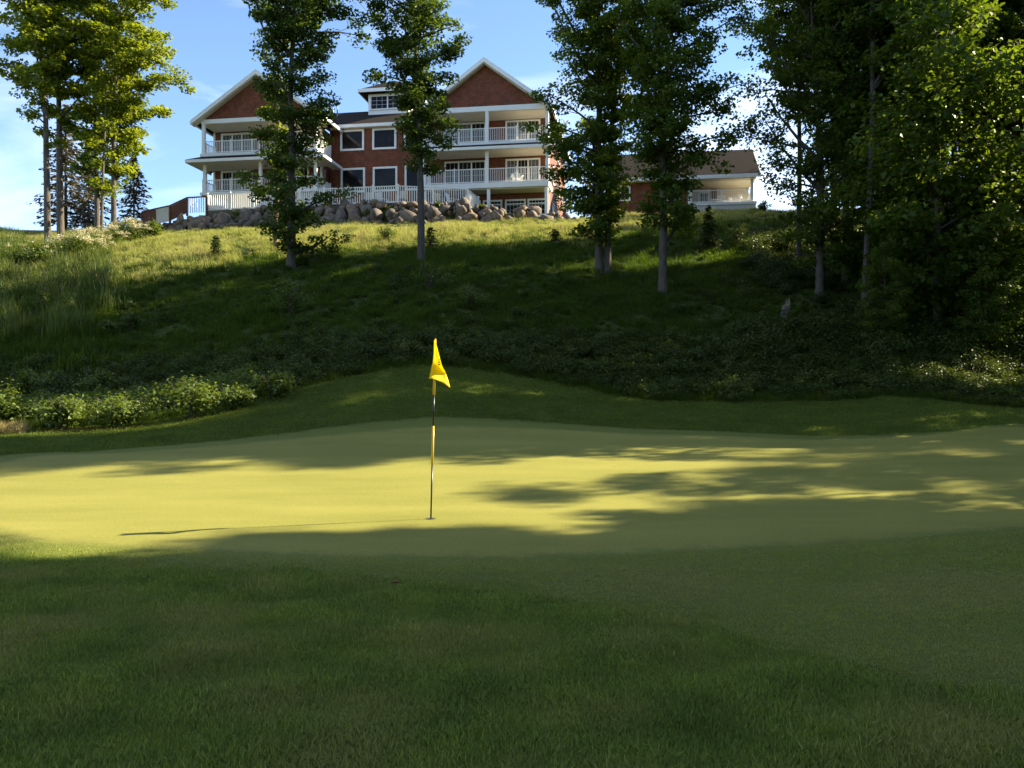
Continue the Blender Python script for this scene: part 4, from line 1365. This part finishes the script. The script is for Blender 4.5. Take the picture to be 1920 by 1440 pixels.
for w0, w1 in ((18.62, 20.66), (15.82, 17.93)):
    window(-7.8, -4.75, w0, w1, 1.99, fr=.12, panes=3, cols=3, rows=4, name='sliding_door')
    window(-3.35, -.85, w0, w1, 1.99, fr=.12, panes=3, cols=3, rows=4, name='sliding_door')
MB().box(-8.8, -.3, 1.5, 1.99, 12.95, 15.36).build('wall', M['siding'], lodge)
for u0, u1 in ((-6.5, -5.05), (-4.87, -3.49), (-3.3, -1.82), (-1.7, -.36)):
    window(u0, u1, 13.75, 14.95, 1.495, fr=.12, cols=5, rows=3, transom=14.62)
# sunlit right side: corner boards and windows
MB().box(-.3, -.2, 1.93, 2.08, 12.85, 20.75).build('corner_board', M['white'], lodge)
def side_window(v0, v1, w0, w1, u):
    f = MB()
    f.box(u - .02, u + .07, v0, v0 + .12, w0, w1).box(u - .02, u + .07, v1 - .12, v1, w0, w1)
    f.box(u - .02, u + .07, v0 + .12, v1 - .12, w0, w0 + .12).box(u - .02, u + .07, v0 + .12, v1 - .12, w1 - .12, w1)
    o = f.build('window', M['white'], lodge)
    MB().box(u + .01, u + .02, v0 + .12, v1 - .12, w0 + .12, w1 - .12).build('pane', M['glass'], o)
for v0 in (4.0, 7.5, 11):
    for w0 in (13.9, 16.6, 19.1):
        side_window(v0, v0 + 1.3, w0, w0 + 1.35, -.25)

# left section
MB().box(-25.5, -17.1, 2.0, 13, 12.8, 20.9).build('wall', M['siding'], lodge)
MB().prism([(-21.05 - 4.55, 21.05), (-21.05 + 4.55, 21.05), (-21.05, 24.12)], .06, .3).build('gable_wall', M['siding'], lodge)
gable(-21.05, 4.95, 21.1, 24.45, -.4, 13)
MB().box(-25.45, -16.6, -.06, .055, 20.9, 21.2).build('beam', M['white'], lodge)
MB().box(-25.45, -16.6, .06, 1.995, 20.86, 20.94).build('porch_ceiling', M['cream'], lodge)
MB().box(-25.5, -16.55, -.1, 1.995, 18.5, 18.72).build('balcony_deck', M['white'], lodge)
def skirt(u0, u1, v0, v1, top, bot, o):
    a = [(u0, v0, top), (u1, v0, top), (u1 + o, v0 - o, bot), (u0 - o, v0 - o, bot), (u1, v1, top), (u1 + o, v1, bot), (u0, v1, top), (u0 - o, v1, bot)]
    lo = [(p[0], p[1], p[2] - .07) for p in a]
    MB().poly(a + lo, [(0, 1, 2, 3), (1, 4, 5, 2), (0, 3, 7, 6), (8, 9, 10, 11), (9, 12, 13, 10), (8, 11, 15, 14), (3, 2, 10, 11), (2, 5, 13, 10), (3, 11, 15, 7)]).build('skirt_roof', M['roof'], lodge)
    f = MB().box(u0 - o - .03, u1 + o + .03, v0 - o - .05, v0 - o, bot - .24, bot - .03)
    f.box(u1 + o, u1 + o + .05, v0 - o + .001, v1, bot - .24, bot - .03).box(u0 - o - .05, u0 - o, v0 - o + .001, v1, bot - .24, bot - .03)
    f.build('fascia', M['white'], lodge)
    MB().box(u0 - o, u1 + o, v0 - o, v0 + 1.99, bot - .2, bot - .14).box(u1 + .01, u1 + o, v0 + 1.995, v1, bot - .2, bot - .14).build('soffit', M['cream'], lodge)
skirt(-25.5, -16.55, -.1, 2.9, 18.48, 18.14, .72)
for w0, w1, us in [(18.72, 20.9, (-25.3, -16.75)), (15.9, 17.95, (-25.2, -20.9, -16.72))]:
    for u in us:
        MB().box(u - .11, u + .11, -.04, .18, w0, w1).build('column', M['white'], lodge)
MB().box(-17.25, -17.05, 2.6, 2.8, 15.9, 17.95).build('column', M['white'], lodge)
for w in (18.72, 15.9):
    railing('balcony_railing', [(-25.35, 1.9), (-25.35, .06), (-21.0, .06), (-16.65, .06), (-16.65, 2.7)], w, w + .9, 'white', lodge)
MB().box(-25.5, -16.55, -.1, 1.995, 15.7, 15.9).build('balcony_deck', M['white'], lodge)
MB().box(-25.3, -16.8, .3, 1.99, 12.8, 15.69).build('foundation', M['concrete'], lodge)
for w0, w1 in ((18.72, 20.75), (15.9, 17.95)):
    window(-24.95, -22.4, w0, w1, 1.99, fr=.14, panes=3, cols=3, rows=4, name='sliding_door')
    window(-20.6, -18.0, w0, w1, 1.99, fr=.14, panes=3, cols=3, rows=4, name='sliding_door')
for u in (-25.56, -17.16):
    MB().box(u, u + .14, 1.93, 2.08, 12.85, 20.85).build('corner_board', M['white'], lodge)
MB().tube([(-16.2, -.2, 20.9), (-16.7, .3, 20.5), (-17.02, 2.15, 20.2), (-17.02, 2.15, 15.9)], [.05] * 4, 8).build('downspout', M['white'], lodge)

# centre wing
MB().box(-17.05, -8.86, 3.6, 12.5, 12.8, 21.25).build('wall', M['siding'], lodge)
for u0 in (-16.2, -13.7, -11.27):
    window(u0, u0 + 1.86, 19.5, 21.08, 3.59, fr=.15)
for u0 in (-16.16, -13.66, -11.2):
    window(u0, u0 + 1.9, 16.35, 18.2, 3.59, fr=.15)
window(-16.16, -14.26, 13.75, 15.6, 3.59, fr=.15)
window(-13.66, -11.76, 13.75, 15.6, 3.59, fr=.15)
MB().poly([(-18.5, 3.25, 21.4), (-8, 3.25, 21.4), (-8, 8, 23.9), (-18.5, 8, 23.9), (-8, 12.8, 21.4), (-18.5, 12.8, 21.4),
           (-18.5, 3.25, 21.25), (-8, 3.25, 21.25), (-8, 8, 23.75), (-18.5, 8, 23.75), (-8, 12.8, 21.25), (-18.5, 12.8, 21.25)],
          [(0, 1, 2, 3), (3, 2, 4, 5), (6, 7, 8, 9), (9, 8, 10, 11), (0, 1, 7, 6), (4, 5, 11, 10)]).build('roof', M['roof'], lodge)
MB().box(-16.6, -9.0, 3.1, 3.245, 21.12, 21.36).build('gutter', M['white'], lodge)
MB().box(-16.9, -9.0, 3.25, 3.595, 21.1, 21.2).build('soffit', M['cream'], lodge)
for u in (-17.9, -17.55):
    MB().tube([(u, 6.5, 22.8), (u, 6.5, 23.9)], [.05, .05], 8).build('vent_pipe', M['metal'], lodge)
# cupola on the centre roof
MB().box(-15.0, -11.75, 6.5, 9.7, 22.6, 24.72).build('cupola_wall', M['white'], lodge)
window(-14.85, -12.0, 23.45, 24.6, 6.49, fr=.1, panes=2, cols=3, rows=3, name='cupola_window')
c = [(-15.6, 5.9), (-11.15, 5.9), (-11.15, 10.3), (-15.6, 10.3)]
MB().poly([(u, v, 24.95) for u, v in c] + [(u, v, 24.72) for u, v in c] + [(-13.38, 8.1, 26.3)],
          [(4, 5, 6, 7), (0, 1, 5, 4), (1, 2, 6, 5), (2, 3, 7, 6), (3, 0, 4, 7), (0, 1, 8), (1, 2, 8), (2, 3, 8), (3, 0, 8)]).build('cupola_roof', M['roof'], lodge)
MB().box(-15.63, -11.12, 5.84, 5.895, 24.7, 24.97).box(-15.66, -15.605, 5.9, 10.3, 24.7, 24.97).box(-11.145, -11.09, 5.9, 10.3, 24.7, 24.97).build('cupola_fascia', M['white'], lodge)

# annex: its own low building to the right
annex = empty('annex', (P0[0], P0[1], 0), YAW, 'low single-storey annex with a long dark roof and a corner porch, right of the lodge', 'building')
MB().box(4.0, 9.5, 4.0, 12, 13.0, 16.4).build('wall', M['siding'], annex)
MB().box(9.505, 13.9, 6.5, 12, 14.78, 16.4).build('porch_wall', M['cream'], annex)
MB().box(11.2, 11.62, 6.44, 6.497, 14.8, 16.3).build('panel', M['siding'], annex)
MB().box(9.4, 14.1, 3.95, 12, 13.3, 14.6).build('foundation', M['concrete'], annex)
MB().box(9.38, 14.15, 3.88, 6.49, 14.605, 14.78).build('porch_deck', M['white'], annex)
MB().prism([(3.5, 16.72), (8.0, 19.55), (12.5, 16.72), (12.5, 16.55), (8.0, 19.35), (3.5, 16.55)], 0, 1)
rf = MB()
ra = [(3.6, 16.72), (8.0, 19.55), (12.4, 16.72), (12.4, 16.56), (8.0, 19.35), (3.6, 16.56)]
u0, u1 = 3.7, 14.35
pts = [(u0, v, w) for v, w in ra] + [(u1, v, w) for v, w in ra]
rf.poly(pts, [(0, 1, 7, 6), (1, 2, 8, 7), (2, 3, 9, 8), (3, 4, 10, 9), (4, 5, 11, 10), (5, 0, 6, 11), (0, 1, 4, 5), (1, 2, 3, 4), (6, 7, 10, 11), (7, 8, 9, 10)])
rf.build('roof', M['roof'], annex)
MB().box(3.65, 14.4, 3.5, 3.595, 16.4, 16.66).build('fascia', M['white'], annex)
MB().box(3.7, 14.1, 3.6, 3.995, 16.36, 16.42).box(9.5, 14.1, 3.996, 6.495, 16.36, 16.42).build('soffit', M['cream'], annex)
MB().prism([(3.7, 0), (3.8, 0)], 0, 0)
for sgn in (-1, 1):
    gb = MB()
    gb.poly([(14.36, 8, 19.52), (14.36, 8 + sgn * 4.42, 16.66), (14.36, 8 + sgn * 4.42, 16.4), (14.36, 8, 19.22), (14.42, 8, 19.52), (14.42, 8 + sgn * 4.42, 16.66), (14.42, 8 + sgn * 4.42, 16.4), (14.42, 8, 19.22)],
            [(0, 1, 2, 3), (4, 5, 6, 7), (0, 1, 5, 4), (2, 3, 7, 6), (1, 2, 6, 5), (0, 3, 7, 4)])
    gb.build('rake_board', M['white'], annex)
MB().poly([(14.0, 4.3, 16.4), (14.0, 11.7, 16.4), (14.0, 8, 19.1), (13.9, 4.3, 16.4), (13.9, 11.7, 16.4), (13.9, 8, 19.1)], [(0, 1, 2), (3, 4, 5), (0, 1, 4, 3), (1, 2, 5, 4), (2, 0, 3, 5)]).build('gable_wall', M['cream'], annex)
for u in (13.85, 9.62):
    MB().box(u - .09, u + .09, 4.0, 4.18, 14.785, 16.355).build('column', M['white'], annex)
railing('porch_railing', [(9.7, 4.1), (13.85, 4.1), (13.85, 6.3)], 14.78, 15.68, 'white', annex, newel=.03)
window(10.3, 11.1, 14.9, 16.15, 6.49, annex, fr=.12, cols=2, rows=3, panes=1)
window(4.6, 5.4, 15.1, 16.2, 3.99, annex, fr=.12, cols=2, rows=2)
window(7.9, 8.9, 15.0, 16.2, 3.99, annex, fr=.12, cols=2, rows=2)
MB().box(9.43, 9.56, 3.93, 4.02, 14.79, 16.35).build('corner_board', M['white'], annex)

# ------------------------------------------------------------------ terrace, fence, boulder wall, stair rail
def TP(px, d): return (X(px, d), d)
TZ = 13.7
edge = [TP(385, 57.6), TP(560, 56.2), TP(745, 55.1), TP(876, 56.0)]
back = [world(-9, 3)[:2], world(-25.6, 2)[:2]]
pl = edge + [world(-5.6, -1.6)[:2]] + back
n = len(pl)
t = MB()
t.poly([(p[0], p[1] + .1, TZ) for p in pl] + [(p[0], p[1] + .1, 12.2) for p in pl], [tuple(range(n)), tuple(range(2 * n - 1, n - 1, -1))] + [(i, (i + 1) % n, n + (i + 1) % n, n + i) for i in range(n)])
tag(t.build('terrace', M['stone_dark']), kind='structure')
fence = empty('white_fence', (edge[2][0], edge[2][1], TZ), 0, 'long white picket fence round the terrace above the boulder wall', 'fence')
fp = [(p[0] - edge[2][0], p[1] - edge[2][1] + .25) for p in edge]
fp.append((fp[-1][0] + .62, fp[-1][1] + 2.6))
fence_pts = [(fp[0][0] + .35, fp[0][1] + 2.5)] + fp
railing('fence_run', fence_pts, 0.0, 1.12, 'white', fence, pitch=.15, bal=.055, post=.13, newel=.12)

stair = empty('stair_railing', (0, 0, 0), 0, 'brown stair railing with mixed panels stepping down from the left end of the terrace', 'railing')
sp_ = [(387, 57.7, 368), (350, 58.0, 370), (318, 58.1, 385), (290, 58.2, 391), (265, 58.3, 397)]
pts3 = [Vector((X(a, d), d, 1.6 + (730 - p) / 1600 * d)) for a, d, p in sp_]
hr = MB()
for a, b in zip(pts3[:-1], pts3[1:]):
    hr.bar(a, b, .1, .07)
hr.build('handrail', M['brownwood'], stair)
for p in pts3:
    MB().box(p.x - .06, p.x + .06, p.y - .06, p.y + .06, p.z - 1.25, p.z - .04).build('post', M['brownwood'], stair)
for i, mt in enumerate(('white', 'brownwood', 'concrete', 'brownwood')):
    a, b = pts3[i], pts3[i + 1]
    nn = 9
    pn = MB()
    for k in range(nn):
        q = a + (b - a) * (k + .5) / nn
        wd = .055 if mt == 'white' else .12
        pn.box(q.x - wd / 2 * 1.0, q.x + wd / 2 * 1.0, q.y - .015, q.y + .015, q.z - 1.05, q.z - .05)
    pn.build('balusters', M[mt], stair)
for k in range(8):
    q = pts3[0] + (pts3[-1] - pts3[0]) * (k + .5) / 8
    MB().box(q.x - .3, q.x + .3, q.y + .1, q.y + 1.3, q.z - 1.35, q.z - 1.18).build('step', M['brownwood'], stair)

# boulders
def rock_mesh(seed):
    r = np.random.default_rng(seed)
    bm = bmesh.new()
    bmesh.ops.create_icosphere(bm, subdivisions=2, radius=.5)
    k = r.normal(0, 1, (5, 3))
    ph = r.uniform(0, 6.28, 5)
    cuts = [(norm(r.normal(0, 1, 3)), r.uniform(.27, .4)) for _ in range(9)]
    for v in bm.verts:
        p = np.array(v.co)
        p = p * (1 + .1 * sum(math.sin(float(k[i] @ p) * 4 + ph[i]) for i in range(5)) / 2)
        for nrm, dd in cuts:
            e = p @ nrm - dd
            if e > 0: p = p - nrm * e * .95
        v.co = p
    m = bpy.data.meshes.new('rock')
    bm.to_mesh(m)
    bm.free()
    m.polygons.foreach_set('use_smooth', [True] * len(m.polygons))
    m.materials.append(M['rock'])
    return m
ROCKS = [rock_mesh(200 + i) for i in range(8)]
wall = empty('boulder_wall', (0, 0, 0), 0, 'dry-laid boulder retaining wall of brown fieldstones below the white fence', 'wall')
rr = random.Random(9)
wp_px = [262, 330, 480, 620, 745, 880, 960, 1075]
wp_d = [57.2, 56.9, 55.9, 54.9, 53.9, 54.3, 54.7, 55.4]
wp_top = [12.6, 13.0, 13.6, 13.6, 13.7, 13.65, 13.3, 12.95]
for row in range(7):
    p = 262.0 + row * 4
    while p < 1080:
        d = np.interp(p, wp_px, wp_d)
        x = X(p, d)
        topz = np.interp(p, wp_px, wp_top)
        zf = hz(x, d - .2) - .1
        hgt = topz - zf
        sz = rr.choice((.36, .5, .62, .8, 1.0, 1.25)) * rr.uniform(.9, 1.1) * (1.0 if row < 3 else .85)
        z = zf + .1 + row * .33
        yy = d + row * .24 + rr.uniform(-.12, .12)
        gapg = (640 < p < 720 and row == 2) or (330 < p < 440 and row == 3)
        if z < topz - .02 and not gapg and rr.random() > .05:
            o = bpy.data.objects.new('rock', rr.choice(ROCKS))
            COL.objects.link(o)
            o.parent = wall
            o.location = (x + rr.uniform(-.08, .08), yy, z + rr.uniform(-.08, .1))
            o.rotation_euler = (rr.uniform(0, 6.28), rr.uniform(0, 6.28), rr.uniform(0, 6.28))
            o.scale = (sz * rr.uniform(.85, 1.2), sz * rr.uniform(.8, 1.1), sz * rr.uniform(.55, .9))
        p += sz * .7 * 1600 / d
bank_px = np.array(wp_px)
bk = MB()
bv, bf = [], []
for i, p in enumerate(np.linspace(262, 1080, 40)):
    d = np.interp(p, wp_px, wp_d)
    tz = np.interp(p, wp_px, wp_top)
    for (dd, zz_) in ((.15, -.9), (.5, .35), (1.0, .9), (1.65, 1.0), (3.2, 1.0)):
        zf = hz(X(p, d), d - .2)
        bv.append((X(p, d + dd), d + dd, zf + (tz - zf) * zz_ - .12))
for i in range(39):
    for k in range(4):
        a0 = i * 5 + k
        bf.append((a0, a0 + 5, a0 + 6, a0 + 1))
mb_ = bpy.data.meshes.new('bank')
mb_.from_pydata(bv, [], bf)
at_ = mb_.attributes.new('hill', 'FLOAT', 'POINT')
at_.data.foreach_set('value', [1.0] * len(bv))
bmf(mb_)
tag(link_mesh('bank', mb_, M['ground']), kind='structure')
# tufts between the boulders
for px, d, z, w, h, seed, lab in [(735, 54.9, 13.0, .9, .55, 301, 'bright green tuft growing among the boulders left of the slim maple trunk'),
                                  (690, 54.8, 12.8, 1.1, .35, 302, 'dry grassy tuft on the boulder ledge under the fence'),
                                  (823, 54.9, 13.3, .6, .45, 303, 'yellow-green plant on top of the boulders right of the slim maple trunk'),
                                  (902, 55.2, 13.2, .9, .5, 304, 'yellow-green plant beside the end panel of the white fence'),
                                  (445, 56.4, 13.0, 1.1, .5, 305, 'grassy tuft among the dark boulders left of the dark maple')]:
    r = np.random.default_rng(seed)
    o = empty('wall_plant', (X(px, d), d, z), 0, lab, 'plant', 'plants in the boulder wall')
    P, v = leaf_dome(r, 420, w / 2, h, .1, 9)
    link_mesh('foliage', faces_mesh('foliage', P, v), M['weed'], o)

# ------------------------------------------------------------------ chairs
def adirondack(name, mat, loc, rz, label, group):
    o = empty(name, loc, rz, label, 'chair', group)
    m = M[mat]
    st = MB()
    for k in range(5):
        y = -.28 + k * .12
        st.bar((-.27, y, .38 - k * .03), (.27, y, .38 - k * .03), .1, .022)
    st.build('seat', m, o)
    for k in range(5):
        u = -.22 + k * .11
        h = 1.0 - abs(k - 2) * .05
        MB().bar((u, .22, .24), (u * 1.25, .56, h), .095, .022).build('back_slat', m, o)
    for s in (-1, 1):
        MB().box(s * .36 - .07, s * .36 + .07, -.4, .38, .56, .585).build('arm', m, o)
        MB().box(s * .32 - .02, s * .32 + .02, -.36, -.27, 0, .56).build('leg', m, o)
        MB().bar((s * .3, -.3, .36), (s * .3, .5, .05), .03, .12).build('leg', m, o)
    return o
def patio_chair(name, mat, loc, rz, label, group):
    o = empty(name, loc, rz, label, 'chair', group)
    m = M[mat]
    MB().box(-.27, .27, -.28, .25, .42, .46).build('seat', m, o)
    MB().bar((0, .26, .44), (0, .4, 1.08), .52, .03).build('backrest', m, o)
    for s in (-1, 1):
        MB().bar((s * .29, -.25, .66), (s * .29, .32, .68), .05, .03).build('arm', m, o)
        MB().bar((s * .27, -.25, 0), (s * .28, -.25, .66), .035, .035).build('leg', m, o)
        MB().bar((s * .26, .36, 0), (s * .26, .26, .66), .035, .035).build('leg', m, o)
    return o
adirondack('adirondack_chair', 'white', world(-2.35, .8, 15.82), YAW + .3, 'white slatted chair behind the railing of the lower balcony', 'white slatted porch chairs')
for u, r, lab in [(12.0, .2, 'white slatted chair on the annex porch, left one of the pair'), (12.9, -.25, 'white slatted chair on the annex porch, right one of the pair')]:
    adirondack('adirondack_chair', 'white', world(u, 5.4, 14.78), YAW + r, lab, 'white slatted porch chairs')
def side_table(name, mat, loc, label):
    o = empty(name, loc, 0, label, 'table')
    MB().box(-.3, .3, -.3, .3, .42, .46).build('table_top', M[mat], o)
    for a in (-1, 1):
        for b in (-1, 1):
            MB().box(a * .25 - .025, a * .25 + .025, b * .25 - .025, b * .25 + .025, 0, .418).build('leg', M[mat], o)
side_table('side_table', 'white', world(11.3, 5.2, 14.78), 'low white table left of the two chairs on the annex porch')
for px, d, mt, rz, lab in [(691, 56.6, 'beige', .1, 'beige high-backed chair behind the fence, left one of the beige chairs'),
                           (753, 56.2, 'beige', -.2, 'beige high-backed chair behind the fence, just left of the slim maple trunk'),
                           (822, 56.8, 'beige', .5, 'beige chair turned aside behind the fence right of the slim maple trunk'),
                           (716, 57.4, 'white', 2.6, 'white chair facing the lodge between the two left beige chairs'),
                           (848, 57.2, 'white', 1.2, 'white chair seen side-on near the right end of the fence'),
                           (867, 57.6, 'white', -1.0, 'white chair tucked into the right corner of the terrace')]:
    patio_chair('patio_chair', mt, (X(px, d), d, TZ), rz, lab, 'chairs on the terrace')

# ------------------------------------------------------------------ stump, fallen leaf
x, d = G(1472, 622)
st = empty('broken_stump', (x, d, hz(x, d)), 0, 'dark broken tree stump with a pale splintered top on the shaded slope', 'stump')
r = np.random.default_rng(3)
tb = MB()
seg = 12
pts = [(0, 0, -.2), (.0, 0, .3), (.03, 0, .75), (.05, 0, 1.0)]
tb.tube(pts, [.24, .19, .17, .15], seg)
tb.build('trunk', M['bark'], st, True)
sl = MB()
for k in range(9):
    a = k * .7
    h = .1 + .5 * max(0, math.cos(a - .4)) * r.uniform(.5, 1)
    c = (.05 + .11 * math.cos(a), .11 * math.sin(a))
    sl.tube([(c[0], c[1], .92), (c[0] + .03, c[1], .95 + h)], [.045, .004], 5)
sl.build('splinters', M['splinter'], st)
x, d = G(742, 1101)
lf = MB()
lf.poly([(-.05, 0, .0), (0, -.03, .02), (.05, 0, .005), (0, .03, .03), (-.05, 0, -.002), (0, -.03, .018), (.05, 0, .003), (0, .03, .028)], [(0, 1, 2, 3), (7, 6, 5, 4), (0, 1, 5, 4), (1, 2, 6, 5), (2, 3, 7, 6), (3, 0, 4, 7)])
tag(lf.build('fallen_leaf', M['litter']), 'single dead brown leaf lying on the mown grass in front of the green', 'leaf').location = (x, d, hz(x, d) + .03)
